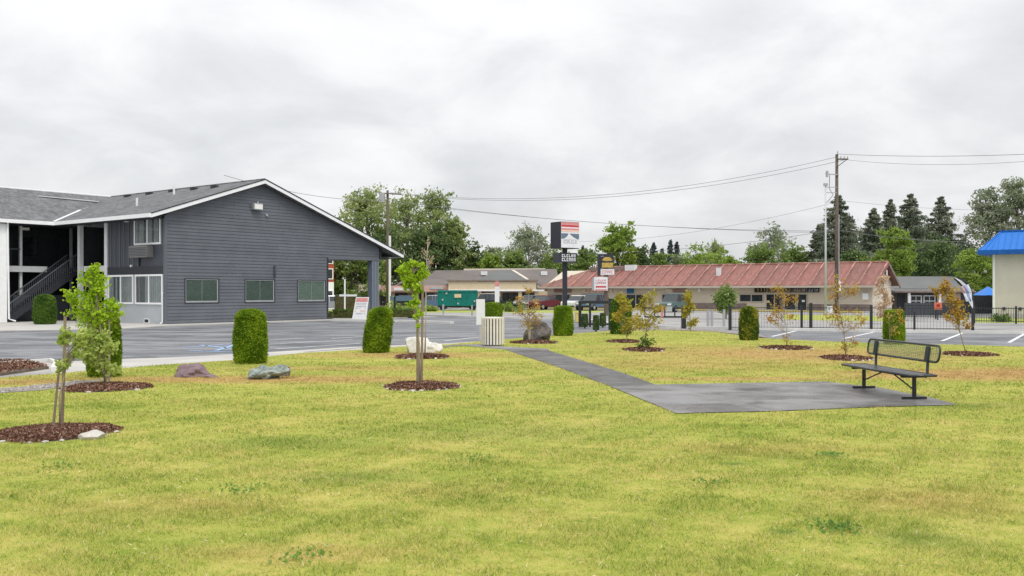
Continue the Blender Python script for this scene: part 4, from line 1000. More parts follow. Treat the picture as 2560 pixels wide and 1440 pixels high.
# lollipop tree on the mall side
def sapling(name, label, base, top_py, crown, mat, n, ls, trunks=1, bark='bark_young', seed=1, twr=.022, group='young trees in round mulch beds', y=None, spray=14, cat='sapling', tint=None, limb=True):
    """young tree: thin stem(s), side shoots each ending in one of the crown's leafy sprays.
    crown: list of (px, py, radius px, share of leaves)"""
    rg = np.random.default_rng(seed)
    if y is None: x, y = G(base[0], base[1], .05)
    else: x = (base[0]-CX)/FPX*y
    k = y/FPX; t = thing(name, label, cat, (x, y, .04), 0, group)
    loc = lambda px, py, dy=0: np.array([(px-CX)*k-x, dy, EYE-(py-HY)*k-.04])
    H = loc(base[0], top_py)[2]; mb = MB(); topx = crown[0][0]
    tp = loc(topx, top_py)
    st = []
    for i in range(trunks):
        a = 2*math.pi*i/max(1, trunks); o = np.array([math.cos(a), math.sin(a), 0])*(.12*(trunks > 1)); e = tp+np.array([math.cos(a), math.sin(a), 0])*(.35*(trunks > 1))
        pl = [np.array([0, 0, -.05])+o*.3, tp*.35*[1, 1, 1]+o, e*.7*[1, 1, 1], e]
        for j in range(1, 3): pl[j] = np.array([0, 0, 0])+(e-0)*(j/3)*[1, 1, 1]+rg.normal(size=3)*[.03, .03, 0]
        mb.tube(pl, [twr, twr*.8, twr*.5, twr*.2], 6); st.append(e)
    pts, tn = [], []; tot = sum(c[3] for c in crown)
    for (px, py, r, sh) in crown:
        rr = r*k; ns = max(3, int(spray*sh/tot*len(crown)))
        for q in range(ns):
            d = rg.normal(size=3); d /= np.linalg.norm(d); c = loc(px, py)+d*[rr, rr, rr*.9]*rg.random()**.5
            c[2] = max(c[2], .12)
            h = max(.1*H, c[2]-abs(c[0])*.55-.1); e = st[rg.integers(len(st))]; s0 = e*min(.98, h/H)
            if limb: mb.tube([s0, (s0+c)/2+[0, 0, -.02], c], [twr*.42, twr*.25, twr*.1], 4, False)
            m1 = max(3, int(n*sh/tot/ns)); f = rg.random(m1)**.6
            pp = s0[None, :]*(1-f)[:, None]*.28+c[None, :]*(1-(1-f)*.28)[:, None]
            pts.append(pp+rg.normal(size=(m1, 3))*rr*.22); tn.append(np.full(m1, .5+.5*(rg.random()-.5)))
    mb.build('trunk', M[bark], t, recalc=False, smooth=True)
    leaves('leaves', np.concatenate(pts), ls, M[mat], t, np.concatenate(tn), aspect=.72, rg=rg)
    return t
sapling('ornamental_tree', 'dense round green tree on a dark stem by the red mall front', (1815, 793), 716, [(1813, 750, 27, 1), (1800, 740, 18, .5), (1828, 742, 18, .5), (1815, 765, 25, .6), (1818, 732, 18, .4)], 'leaf_green', 2600, .2, y=66, seed=2, twr=.07, group='ornamental trees by the street')
sapling('sapling', 'tall bright green sapling above the arborvitae by the breezeway', (263, 966), 656, [(236, 668, 18, .6), (222, 695, 28, 1.0), (250, 708, 26, .9), (180, 738, 22, .8), (225, 748, 36, 1.6), (278, 762, 26, .9), (200, 780, 36, 1.3), (258, 792, 36, 1.2), (292, 778, 16, .4), (235, 730, 26, .8)], 'leaf_bright', 2500, .07, seed=3, twr=.022, spray=10)
sapling('sapling', 'pale leaved low sapling shoots in front of the arborvitae by the breezeway', (268, 968), 818, [(255, 845, 26, 1), (215, 838, 26, 1), (285, 872, 26, .9), (245, 885, 36, 1.2), (275, 912, 28, .6), (190, 852, 24, .8), (205, 880, 18, .4)], 'leaf_pale', 1250, .08, seed=4, twr=.012, spray=9)
sapling('sapling', 'thin sapling tied between two leaning stakes in the nearest mulch bed', (150, 1078), 806, [(172, 832, 20, .8), (205, 862, 22, .9), (160, 912, 20, .9), (150, 850, 14, .4), (190, 885, 14, .4), (215, 838, 18, .6)], 'leaf_pale', 520, .062, seed=5, twr=.014, spray=7)
sapling('sapling', 'bright green staked sapling in the middle of the lawn', (1050, 970), 638, [(1030, 655, 12, .5), (1006, 672, 15, .7), (1030, 690, 20, 1.0), (1064, 682, 15, .7), (1012, 706, 16, .6), (1040, 725, 17, .8), (1036, 755, 14, .5), (1042, 785, 13, .3), (1046, 810, 10, .2), (1056, 660, 10, .2)], 'leaf_bright', 1600, .075, seed=6, twr=.02, spray=9)
sapling('bare_tree', 'tall nearly bare pale tree behind the bright green staked sapling', (1062, 894), 590, [(1070, 602, 9, .6), (1060, 630, 14, .8), (1078, 645, 14, .8), (1066, 680, 14, .6)], 'leaf_blush', 90, .05, seed=7, twr=.024, spray=8, bark='bark_pale')
sapling('sapling', 'orange brown sapling in front of the dark boulder', (1322, 858), 712, [(1322, 725, 14, .6), (1300, 750, 16, .8), (1345, 760, 18, .6), (1330, 785, 26, 1.3), (1295, 775, 16, .8), (1320, 808, 24, 1.0), (1350, 790, 14, .6)], 'leaf_orange', 520, .085, seed=8, twr=.02, spray=9)
sapling('sapling', 'orange and yellow sapling beside the gate post', (1570, 856), 728, [(1552, 745, 18, 1), (1568, 770, 20, 1), (1548, 790, 18, .9), (1590, 800, 20, .9), (1570, 820, 20, .7)], 'leaf_yellow', 1000, .095, seed=9, twr=.016, spray=9)
sapling('sapling', 'wide yellow sapling in front of the gate bar', (1612, 876), 726, [(1630, 742, 20, 1), (1608, 752, 18, .7), (1640, 770, 22, 1), (1600, 775, 18, .8), (1620, 800, 26, 1), (1595, 810, 18, .7), (1640, 805, 18, .6)], 'leaf_yellow', 900, .08, seed=10, twr=.014, spray=9)
sapling('low_bush', 'small bush growing round the foot of the wide yellow sapling', (1613, 876), 836, [(1612, 850, 16, 1), (1628, 854, 16, .7), (1602, 862, 12, .7)], 'leaf_box', 330, .07, 3, seed=11, twr=.01, spray=8, cat='bush')
sapling('sapling', 'narrow yellow green tree in the strip behind the dark gate post', (1727, 828), 724, [(1722, 740, 16, 1), (1728, 762, 18, 1.2), (1720, 785, 16, .8), (1740, 800, 18, .5), (1728, 812, 14, .4)], 'leaf_yellow', 900, .11, seed=12, twr=.022, spray=8)
sapling('sapling', 'thin gold leaved sapling in front of the black shop signs', (1968, 872), 712, [(1945, 722, 16, .8), (1960, 742, 22, .7), (1985, 745, 18, .7), (1945, 768, 26, 1), (1930, 790, 22, .7), (1975, 800, 26, .5), (1960, 845, 22, .5), (1925, 800, 16, .5)], 'leaf_orange', 560, .075, seed=13, twr=.013, spray=7)
sapling('sapling', 'spreading orange leaved sapling left of the park bench', (2115, 897), 672, [(2090, 700, 16, .5), (2105, 718, 28, .9), (2140, 725, 22, .9), (2075, 735, 20, .7), (2095, 780, 26, 1), (2140, 795, 28, 1), (2080, 800, 24, .8), (2160, 800, 16, .5), (2110, 862, 24, .6), (2145, 850, 18, .5)], 'leaf_orange', 900, .062, seed=14, twr=.014, spray=8)
sapling('sapling', 'thin sapling with faint leaves in front of the arborvitae by the bench', (2228, 868), 776, [(2222, 790, 14, .6), (2250, 785, 18, .7), (2232, 825, 18, .6), (2262, 800, 10, .5)], 'leaf_orange', 150, .07, seed=15, twr=.010, spray=7)
sapling('sapling', 'leaning orange and gold sapling left of the feather flag', (2418, 888), 700, [(2365, 706, 20, 1), (2352, 720, 14, .8), (2372, 732, 20, 1), (2385, 752, 22, 1.2), (2392, 775, 24, 1.2), (2402, 795, 20, .9), (2372, 790, 18, .7), (2418, 815, 14, .4), (2330, 725, 12, .4)], 'leaf_orange', 1300, .075, seed=16, twr=.014, spray=9)
sapling('pink_tree', 'pale pinkish small tree against the gable end of the red mall', (2208, 808), 682, [(2210, 700, 16, 1), (2200, 725, 20, 1), (2218, 745, 18, 1), (2205, 760, 20, .8), (2200, 785, 16, .5)], 'leaf_blush', 900, .13, seed=17, twr=.03, spray=10)
sapling('low_bush', 'scrubby bush at the motel street corner under the porch view', (985, 792), 762, [(985, 774, 24, 1), (1020, 776, 22, .9), (1050, 778, 16, .6)], 'leaf_lime', 900, .2, 2, y=84, seed=18, cat='bush')
sapling('low_bush', 'pale green bush on the verge right of the green dumpster', (1280, 785), 758, [(1270, 768, 16, 1), (1300, 770, 18, .8), (1250, 770, 12, .7)], 'leaf_lime', 700, .22, 2, y=88, seed=19, cat='bush')
sapling('low_bush', 'pale green bush on the verge left of the green dumpster', (1075, 785), 762, [(1070, 772, 14, 1), (1088, 774, 10, .8)], 'leaf_lime', 400, .22, 2, y=90, seed=20, cat='bush')
sapling('low_bush', 'sprawling twiggy bush by the fence before the blue roofed building', (2500, 812), 790, [(2490, 800, 18, 1), (2515, 803, 18, 1)], 'leaf_box', 500, .13, 3, y=58, seed=21, cat='bush')

# stakes and ties
def stake(label, a, b_, y, r=.028, mat='stake'):
    p, q = P(*a, y), P(*b_, y); p.z = -.02
    o = MB().tube([(0, 0, 0), q-p], [r, r*.9], 8).build('tree_stake', M[mat]); o.location = p
    return tag(o, label, 'stake', 'wooden tree stakes')
stake('left leaning wooden stake in the nearest mulch bed', (131, 1078), (150, 898), 12.35, .018)
stake('tall wooden stake in the nearest mulch bed with a white tie', (155, 1072), (163, 790), 12.5, .022)
stake('slim tall stake beside the bright sapling near the breezeway', (273, 966), (273, 768), 18.4, .02, 'bark_pale')
stake('left wooden stake of the bright sapling in the middle of the lawn', (1045, 972), (1044, 800), 18.15, .032)
stake('right wooden stake of the bright sapling in the middle of the lawn', (1054, 966), (1057, 690), 18.6, .026)
stake('wooden stake of the orange sapling in front of the dark boulder', (1323, 856), (1324, 798), 34.3, .05, 'bark_pale')
tie = tag(MB().bar(P(162, 846, 12.5), P(180, 860, 12.45), .035, .03).build('tree_tie', M['white']), 'white cloth tie on the tall stake in the nearest mulch bed', 'tie')

# ================================================================ MULCH BEDS WITH STONE RINGS
BL = ['round mulch bed nearest the camera on the left with a flat white stone', 'mulch bed in front of the arborvitae by the breezeway', 'mulch bed ringed with small stones in the middle of the lawn', 'thin mulch bed in front of the white boulder', 'mulch bed in front of the dark boulder',
      'mulch bed of the orange sapling by the gate post', 'mulch bed with a small bush under the wide yellow sapling', 'mulch bed of the thin gold sapling left of the bench', 'mulch bed directly left of the park bench', 'mulch bed right of the park bench under the leaning sapling']
def stone_mesh(seed, sx, sy, sz, sub=2, rough=.22, facets=16):
    import bmesh
    from mathutils import noise as mn
    bm = bmesh.new(); bmesh.ops.create_icosphere(bm, subdivisions=sub, radius=1)
    rr_ = random.Random(seed*13+5); pl_ = []
    for _ in range(facets if sub > 2 else 0):
        d_ = Vector((rr_.gauss(0, 1), rr_.gauss(0, 1), rr_.gauss(0, .8))).normalized(); pl_.append((d_, rr_.uniform(.62, .86)))
    for v in bm.verts:
        for d_, o_ in pl_:
            e_ = v.co.dot(d_)-o_
            if e_ > 0: v.co -= d_*e_*.92
        n_ = mn.noise(v.co*1.3+Vector((seed*7.1, seed*3.3, 0)))+.4*mn.noise(v.co*3.1+Vector((0, seed*5.7, 0)))
        v.co *= 1+rough*n_*(.75 if sub > 2 else 1.6)
        v.co.x *= sx; v.co.y *= sy; v.co.z *= sz
        if v.co.z < -.35*sz: v.co.z = -.35*sz+(v.co.z+.35*sz)*.15
    me = bpy.data.meshes.new('stone'); bm.to_mesh(me); bm.free(); return me
pebbles = []
for i in range(4):
    me = stone_mesh(i+1, .055, .045, .03, 1, .3); me.materials.append(M['pale_stone']); pebbles.append(me)
for i, ((px, py, rx, ry), lb) in enumerate(zip(BEDS, BL)):
    x, y = G(px, py, .05); t = thing('mulch_bed', lb, 'mulch bed', (x, y, .05), 0, 'round mulch beds under the young trees')
    n = int(5200 if i == 0 else 2600 if i < 4 else 1300); s_ = .05 if i == 0 else .07 if i < 3 else .1
    a = rng.random(n)*2*np.pi; r = np.sqrt(rng.random(n)); wob = 1+.07*np.sin(3*a+i)+.05*np.sin(7*a+2*i)
    pts = np.stack([np.cos(a)*r*rx*wob, np.sin(a)*r*ry*wob, .02+.045*(1-r**2)+.012*rng.random(n)], 1)
    m_ = MB(); ring = [(math.cos(q)*rx*.96, math.sin(q)*ry*.96, .0) for q in np.linspace(0, 2*math.pi, 25)[:-1]]
    m_.raw(ring+[(0, 0, .05)], [(k, (k+1) % 24, 24) for k in range(24)]); base = m_.build('soil', M['bark'], t)
    V = leaves('wood_chips', pts, s_, M['mulch'], t, aspect=.45); tag(V, kind='stuff')
    ns = 26 if i in (0, 1, 2, 3, 7) else 14
    for k in range(ns):
        q = 2*math.pi*(k+random.uniform(-.3, .3))/ns
        if random.random() < .5: continue
        c = link(bpy.data.objects.new('stone', random.choice(pebbles)), t)
        c.location = (math.cos(q)*rx*1.05, math.sin(q)*ry*1.05, .01); c.rotation_euler = (0, 0, random.uniform(0, 6)); sc = random.uniform(.5, 1.2)*(.8 if i == 0 else 1.05); c.scale = (sc, sc, sc*.9)
# left mulch bed by the kerb
bp_ = gpx([(-260, 902), (0, 906), (60, 906), (122, 922), (0, 940), (-260, 944)])
n = 5200; X = rng.uniform(-16.5, -10.8, n*3); Y = rng.uniform(20.5, 25.5, n*3); k = inside(X, Y, bp_); X, Y = X[k][:n], Y[k][:n]
t = thing('mulch_bed', 'long red brown mulch bed inside the kerb at the left edge', 'mulch bed', (0, 0, 0))
MB().prism([(a, b_, .06) for a, b_ in bp_], (0, 0, -.08)).build('soil', M['bark'], t)
tag(leaves('wood_chips', np.stack([X, Y, .075+.03*rng.random(len(X))], 1), .08, M['mulch'], t, aspect=.45), kind='stuff')
n = 900; X = rng.uniform(-16, -7, n*4); Y = rng.uniform(16.5, 20, n*4); k = inside(X, Y, LGRAV); X, Y = X[k][:n], Y[k][:n]
tag(leaves('gravel_chips', np.stack([X, Y, .07+.01*rng.random(len(X))], 1), .05, M['pale_stone'], None), 'loose grey gravel chips along the strip at the left edge of the lawn', 'gravel', kind='stuff')

# ================================================================ BOULDERS
def boulder(name, label, px, base, w, h, mat, seed, d=.8, rot=0, sub=4, rough=.3, facets=16):
    x, y = G(px, base, .05); y += w*d*.35
    me = stone_mesh(seed, w/2, w*d/2, h*.72, sub, rough, facets); me.materials.append(M[mat])
    o = link(bpy.data.objects.new(name, me)); zs = min(v.co.z for v in me.vertices)
    o.location = (x, y, .05-zs-.03); o.rotation_euler = (0, 0, rot)
    return tag(o, label, 'rock', 'rocks along the lawn edge')
boulder('boulder', 'large white boulder behind the staked sapling', 1040, 882, .85, .56, 'white_rock', 1, rough=.22)
boulder('boulder', 'lower white boulder at the right side of the large white one', 1083, 882, .55, .40, 'white_rock', 2, rough=.25)
boulder('boulder', 'dark brown mossy boulder right of the litter bin', 1342, 854, 1.2, .76, 'dark_rock', 3, rough=.32)
boulder('rock', 'purple angular rock on the lawn edge', 470, 943, .74, .29, 'purple_rock', 17, rough=.5, facets=6)
boulder('rock', 'small flat purple rock right of the angular purple one', 522, 944, .36, .1, 'purple_rock', 5)
boulder('rock', 'flat green grey rock below the arborvitae', 660, 948, .82, .27, 'green_rock', 6, .7, rough=.9, facets=8)
boulder('rock', 'small brown rock touching the right end of the green grey rock', 709, 941, .30, .25, 'dark_rock', 7)
boulder('rock', 'flat pale stone lying in the nearest mulch bed', 216, 1100, .37, .13, 'pale_stone', 8, 1.0, rough=.12)
boulder('rock', 'tiny white stone on the grass right of the nearest mulch bed', 296, 1072, .07, .05, 'white_rock', 9, sub=2)

# ================================================================ PARK BENCH
b0, b1 = Vector((6.92, 15.83, 0)), Vector((6.74, 17.62, 0)); mid = (b0+b1)/2
bench = thing('park_bench', 'black metal park bench with perforated back on the asphalt pad', 'bench', (mid.x, mid.y, .062), math.atan2(-(b1-b0).x, (b1-b0).y))
HL = (b1-b0).length/2
for sy in (-1, 1):
    y = sy*HL
    leg = MB().box(-.029, .029, y-.027, y+.027, .04, .39).build('leg', M['bench_metal'], bench, .006)
    MB().box(-.22, .22, y-.03, y+.03, 0, .04).build('foot', M['bench_metal'], leg, .006)
    MB().box(-.24, .22, y-.03, y+.03, .365, .41).build('seat_bracket', M['bench_metal'], leg, .006)
    MB().tube([(.20, y, .37), (.235, y, .40), (.245, y, .62), (.285, y, .87)], .026, 8).build('back_post', M['bench_metal'], bench, smooth=True)
    MB().bar((.24, y, .66), (.282, y, .89), .012, .01).build('bolt_plate', M['bench_metal'], bench) if False else None
    MB().prism([(.222, y-.055, .64), (.222, y+.055, .64), (.262, y+.055, .90), (.262, y-.055, .90)], (-.02, 0, .003)).build('mounting_plate', M['bench_metal'], bench)
    MB().tube([(0, y*.97, .16), (0, y*.16, .385)], .014, 6).build('brace', M['bench_metal'], bench)
LB = 1.24
# seat: rolled frame with slotted top
MB().box(-.26, .19, -LB, LB, .405, .425).build('seat', M['seat_metal'], bench)
fr = MB().tube([(-.27, -LB, .425), (-.27, LB, .425)], .024, 8).tube([(.2, -LB, .425), (.2, LB, .425)], .022, 8).tube([(-.27, -LB, .425), (.2, -LB, .425)], .022, 8).tube([(-.27, LB, .425), (.2, LB, .425)], .022, 8)
fr.build('seat_frame', M['bench_metal'], bench, smooth=True)
sl_ = MB()
for k in range(11):
    x = -.235+k*.04; sl_.box(x, x+.022, -LB+.02, LB-.02, .425, .436)
tag(sl_.build('seat_strip', M['seat_metal'], bench), kind='stuff')
# back: rounded frame tube and an open lattice
def bk(v, z, dx=0): return (.238+(z-.64)*.16+dx, v, z)
pl = []; r = .09; zl, zh = .645, .925
for cx_, cz, a0 in ((LB-r, zl+r, -90), (LB-r, zh-r, 0), (-LB+r, zh-r, 90), (-LB+r, zl+r, 180)):
    for q in range(5):
        a = R(a0+q*22.5); pl.append(bk(cx_+r*math.cos(a), cz+r*math.sin(a)))
pl.append(pl[0]); MB().tube(pl, .019, 8, False).build('back_frame', M['bench_metal'], bench, smooth=True, recalc=False)
la = MB(); n = 40
for k in range(1, 11):
    z = zl+(zh-zl)*k/11; la.bar(bk(-LB+.02, z), bk(LB-.02, z), .009, .009)
for k in range(1, n):
    v = -LB+2*LB*k/n; la.bar(bk(v, zl), bk(v, zh), .006, .005)
tag(la.build('back_lattice', M['mesh_green'], bench, recalc=False), kind='stuff')

# ================================================================ LITTER BIN
x, y = G(1232, 863, .05)
t = thing('litter_bin', 'round slatted tan litter bin at the bend of the path', 'litter bin', (x, y, .05))
rb, hb = .40, .98
MB().tube([(0, 0, .05), (0, 0, hb-.06)], rb-.05, 20).build('liner', M['slat_dark'], t)
me = None
for k in range(22):
    a = 2*math.pi*k/22
    if me is None:
        o = MB().box(rb-.028, rb, -.036, .036, .03, hb).build('slat', M['slat'], t, .006); me = o.data
    else: o = link(bpy.data.objects.new('slat', me), t)
    o.rotation_euler = (0, 0, a)
for z in (.12, hb-.12): MB().tube([(0, 0, z), (0, 0, z+.05)], rb-.03, 22).build('hoop', M['slat_dark'], t)
MB().tube([(0, 0, hb-.06), (0, 0, hb-.02), (0, 0, hb)], [rb-.04, rb-.04, rb-.14], 22).build('lid', M['slat'], t)
# pale marker panel behind the bin
x, y = G(1201, 852, .0)
t = thing('panel_sign', 'weathered pale panel on a post behind the slatted litter bin', 'sign', (x, y, 0))
MB().box(-.04, .04, -.04, .04, 0, 1.6).build('post', M['concrete'], t)
MB().box(-.16, .18, -.06, -.04, .62, 1.62).build('panel', M['post_white'], t, .005)

# ================================================================ PYLON SIGNS
def marks(par, x0, x1, z0, z1, yf, mat, n, gap=.25, rg_=random):
    """rows of upright strokes and crossbars: lettering too small to read in the photograph"""
    c = (x1-x0)/n; h = z1-z0
    for k in range(n):
        a = x0+k*c; w = c*(1-gap); mb = MB(); v = rg_.choice([0, 1, 2, 3]); s = w*.3
        mb.box(a, a+s, yf-.012, yf, z0, z1)
        if v in (1, 3): mb.box(a+s, a+w, yf-.012, yf, z1-h*.22, z1)
        if v in (1, 2): mb.box(a+s, a+w, yf-.012, yf, z0, z0+h*.22)
        if v in (0, 3): mb.box(a+s, a+w, yf-.012, yf, z0+h*.4, z0+h*.6)
        if v == 0: mb.box(a+w-s, a+w, yf-.012, yf, z0+h*.6, z1)
        mb.build('letter', M[mat], par)
def panel_text(par, x0, x1, rows, mat, yf):
    for z0, z1, n in rows: marks(par, x0, x1, z0, z1, yf, mat, n)
YS = 66.0; k = YS/FPX
sx = (1412-CX)*k
t = thing('pylon_sign', 'tall pylon sign with sunset and mountain picture on a dark pole', 'sign', (sx, YS, 0))
Z = lambda py, y=YS: EYE-(py-HY)/FPX*y
MB().box(-.17, .17, -.17, .17, 0, Z(622)).build('pole', M['sign_dark'], t)
MB().box(-.28, .28, -.28, .28, 0, .9).build('pole_base', M['sign_dark'], t)
# top cabinet turned so that its dark left end shows: rotate about z
cabr = bpy.data.objects.new('cabinet_mount', None)
ang = R(35)
def rot(mb):
    c, s = math.cos(ang), math.sin(ang)
    mb.v = [(x*c-y*s, x*s+y*c, z) for x, y, z in mb.v]; return mb
hw, hd, zb, zt = .84, .60, Z(622), Z(556)
cab = rot(MB().box(-hw, hw, -hd, hd, zb, zt)).build('cabinet', M['sign_dark'], t, .015)
H_ = zt-zb; yf = -hd
rot(MB().box(-hw+.03, hw-.03, yf-.02, yf, zb+.05, zt-.03)).build('sign_face', M['sign_white'], cab)
for a, b_, m_ in ((.90, .985, 'sign_rose'), (.80, .885, 'sign_red'), (.755, .80, 'sign_white'), (.69, .755, 'sign_rose'), (.62, .69, 'sign_peach')):
    rot(MB().box(-hw+.04, hw-.04, yf-.03, yf-.02, zb+H_*a, zb+H_*b_)).build('sunset_band', M[m_], cab)
rot(MB().box(-hw+.04, hw-.04, yf-.03, yf-.02, zb+H_*.36, zb+H_*.56)).build('sky_band', M['sign_navy'], cab)
rot(MB().prism([(-.62, yf-.03, zb+H_*.34), (-.3, yf-.03, zb+H_*.44), (-.12, yf-.03, zb+H_*.58), (.05, yf-.03, zb+H_*.5), (.3, yf-.03, zb+H_*.42), (.7, yf-.03, zb+H_*.34)], (0, -.01, 0))).build('mountain', M['sign_white'], cab)
ltr = bpy.data.objects.new('word', None)
def marks_rot(par, x0, x1, z0, z1, yf, mat, n):
    c = (x1-x0)/n; h = z1-z0
    for q in range(n):
        a = x0+q*c; w = c*.72; mb = MB(); s = w*.32; v = random.choice([0, 1, 2])
        mb.box(a, a+s, yf-.012, yf, z0, z1)
        if v != 2: mb.box(a+s, a+w, yf-.012, yf, z1-h*.25, z1)
        if v != 0: mb.box(a+s, a+w, yf-.012, yf, z0, z0+h*.25)
        if v == 0: mb.box(a+w-s, a+w, yf-.012, yf, z0, z1-h*.25)
        rot(mb).build('letter', M[mat], par)
marks_rot(cab, -.6, .62, zb+H_*.19, zb+H_*.31, yf-.02, 'sign_grey', 7)
# lower cabinet
zb, zt = Z(657), Z(633)
ang = R(24); hw, hd = .70, .55
cab2 = rot(MB().box(-hw, hw, -hd, hd, zb, zt)).build('lower_cabinet', M['sign_dark'], t, .01)
marks_rot(cab2, -.52, .62, zb+(zt-zb)*.55, zb+(zt-zb)*.85, -hd, 'sign_white', 6)
marks_rot(cab2, -.52, .62, zb+(zt-zb)*.14, zb+(zt-zb)*.46, -hd, 'sign_white', 6)
# second pylon: framed gold panel, pink lettered panel, white and red box below
YS2 = 74.0; k = YS2/FPX
t = thing('pylon_sign', 'brown framed pylon with gold panel and white red lettered box', 'sign', ((1514-CX)*k, YS2, 0))
X2 = lambda px: (px-1514)*k
Z2 = lambda py: EYE-(py-HY)*k
MB().box(X2(1510), X2(1520), -.15, .15, 0, Z2(640)).build('pole', M['wood_pole'], t)
MB().box(X2(1494), X2(1501), -.2, .2, Z2(690), Z2(635)).build('side_post', M['sign_dark'], t)
MB().box(X2(1501), X2(1536), -.2, .2, Z2(640), Z2(635)).build('top_rail', M['sign_dark'], t)
g = MB().box(X2(1502), X2(1534), -.18, .15, Z2(670), Z2(641)).build('gold_panel', M['sign_dark'], t)
MB().prism([(X2(1504), -.2, Z2(651)), (X2(1511), -.2, Z2(643)), (X2(1524), -.2, Z2(643)), (X2(1531), -.2, Z2(651)), (X2(1524), -.2, Z2(653)), (X2(1511), -.2, Z2(653))], (0, .02, 0)).build('emblem', M['sign_gold'], g)
MB().box(X2(1504), X2(1532), -.2, -.18, Z2(669), Z2(657)).build('gold_strip', M['sign_gold'], g)
w = MB().box(X2(1501), X2(1535), -.18, .15, Z2(687), Z2(673)).build('lettered_panel', M['sign_white'], t)
marks(w, X2(1504), X2(1532), Z2(684), Z2(676), -.18, 'sign_rose', 6)
w = MB().box(X2(1484), X2(1518), -.45, -.2, Z2(727), Z2(693)).build('red_letter_box', M['sign_white'], t, .02)
MB().box(X2(1480), X2(1484), -.4, .1, Z2(726), Z2(695)).build('box_side', M['galv'], t)
marks(w, X2(1488), X2(1515), Z2(703), Z2(699), -.45, 'sign_rose', 5)
marks(w, X2(1488), X2(1515), Z2(710), Z2(705), -.45, 'sign_red', 6)
MB().box(X2(1488), X2(1514), -.462, -.45, Z2(719), Z2(715)).build('red_line', M['sign_red'], w)
MB().box(X2(1486), X2(1516), -.46, -.45, Z2(726), Z2(723)).build('rose_line', M['sign_rose'], w)

# ================================================================ UTILITY POLES, LIGHT POLE, WIRES
def upole(label, px, top, y, r=.17, arm=(2, -1.2, 1.2), extra=None, mat='wood_pole'):
    x = (px-CX)/FPX*y; H = EYE-(top-HY)/FPX*y
    t = thing('utility_pole', label, 'utility pole', (x, y, 0), 0, 'wooden utility poles')
    MB().tube([(0, 0, -.1), (0, 0, H*.5), (0, 0, H)], [r, r*.85, r*.65], 10).build('pole', M[mat], t, smooth=True)
    return t, x, H
t, x1_, H1 = upole('tall wooden utility pole in front of the red roofed mall', 2092, 386, 82, .19)
MB().bar((0, -.18, H1-.45), (.95, -.18, H1-.45), .1, .12).build('crossarm', M['wood_pole'], t)
MB().bar((0, -.18, H1-1.1), (.8, -.18, H1-.5), .06, .06).build('brace', M['wood_pole'], t)
for q in (.3, .6, .9): MB().tube([(q, -.18, H1-.4), (q, -.18, H1-.18)], [.06, .04], 8).build('insulator', M['galv'], t)
MB().tube([(0, -.2, H1), (0, -.2, H1+.25)], [.06, .05], 8).build('insulator', M['galv'], t)
zq = EYE-(435-HY)/FPX*82; MB().bar((-1.1, -.2, zq), (.1, -.2, zq-.1), .08, .08).build('crossarm', M['galv'], t)
MB().tube([(-.95, -.25, zq-.3), (-.95, -.25, zq+.25)], .12, 8).build('cutout', M['galv'], t)
MB().tube([(-.7, -.2, zq-.1), (-.75, -.2, zq-1.3), (-.4, -.2, zq-1.9), (-1.0, -.2, zq-2.6)], .03, 5).build('drop_wire', M['wire'], t)
MB().tube([(.14, -.12, .3), (.14, -.12, H1*.62)], .05, 6).build('conduit', M['galv'], t)
MB().box(.08, .26, -.3, -.12, 2.0, 2.9).build('meter', M['white'], t)
t, x2_, H2 = upole('wooden utility pole between the cottonwoods behind the motel porch', 969, 476, 98, .2)
MB().tube([(.26, -.2, .2), (.26, -.2, H2*.62)], .13, 8).build('conduit', M['post_white'], t)
MB().bar((-.9, -.25, H2-.3), (1.5, -.25, H2-.45), .12, .12).build('crossarm', M['wood_pole'], t)
MB().tube([(-.55, -.3, H2-1.3), (-.55, -.3, H2-.3)], .32, 12).build('transformer', M['galv'], t, smooth=False)
for q in (-.8, .9, 1.4): MB().tube([(q, -.25, H2-.35), (q, -.25, H2-.05)], .06, 6).build('insulator', M['galv'], t)
# steel pole
y = 76; x = (2064-CX)/FPX*y; H = Z(462, y)
t = thing('light_pole', 'slim pale steel pole left of the tall utility pole', 'light pole', (x, y, 0))
MB().tube([(0, 0, 0), (0, 0, H)], [.1, .055], 10).build('pole', M['steel_pole'], t, smooth=True)
MB().bar((0, 0, H-.2), (.95, 0, H-.2), .05, .05).build('bracket', M['galv'], t)
MB().bar((0, 0, H-.65), (.95, 0, H-.65), .05, .05).build('bracket', M['galv'], t)
MB().box(-.16, .16, -.1, .1, H-.1, H+.12).build('head', M['galv'], t)
MB().tube([(0, 0, 0), (0, 0, .35)], .17, 10).build('base', M['concrete'], t)
def wire(label, a, b_, sag, r=.028):
    r *= .62
    a, b_ = Vector(a), Vector(b_); pts = []
    for i in range(25):
        u = i/24; p = a.lerp(b_, u); p.z -= sag*4*u*(1-u); pts.append(p)
    o = MB().tube([p-a for p in pts], r, 4).build('power_line', M['wire'], recalc=False); o.location = a
    return tag(o, label, 'power line', 'overhead wires')
A = lambda px, py, y: tuple(P(px, py, y))
wire('highest overhead wire running left from the tall utility pole', A(2094, 392, 82), A(975, 481, 98), 1.9)
wire('second overhead wire just below the highest one', A(2110, 400, 82), A(985, 484, 98), 1.9)
wire('upper wire leaving the frame to the right of the tall pole', A(2094, 385, 82), A(2700, 379, 62), .25)
wire('lower wire leaving the frame to the right of the tall pole', A(2112, 399, 82), A(2700, 391, 62), .5, .02)
wire('overhead wire from the motel ridge towards the left utility pole', A(560, 438, 72), A(960, 500, 98), .6, .03)
wire('long wire dipping behind the tall pylon sign', A(975, 500, 98), A(2090, 578, 84), .8, .035)
wire('lower long wire dipping behind the tall pylon sign', A(975, 505, 98), A(2090, 583, 84), .6, .02)
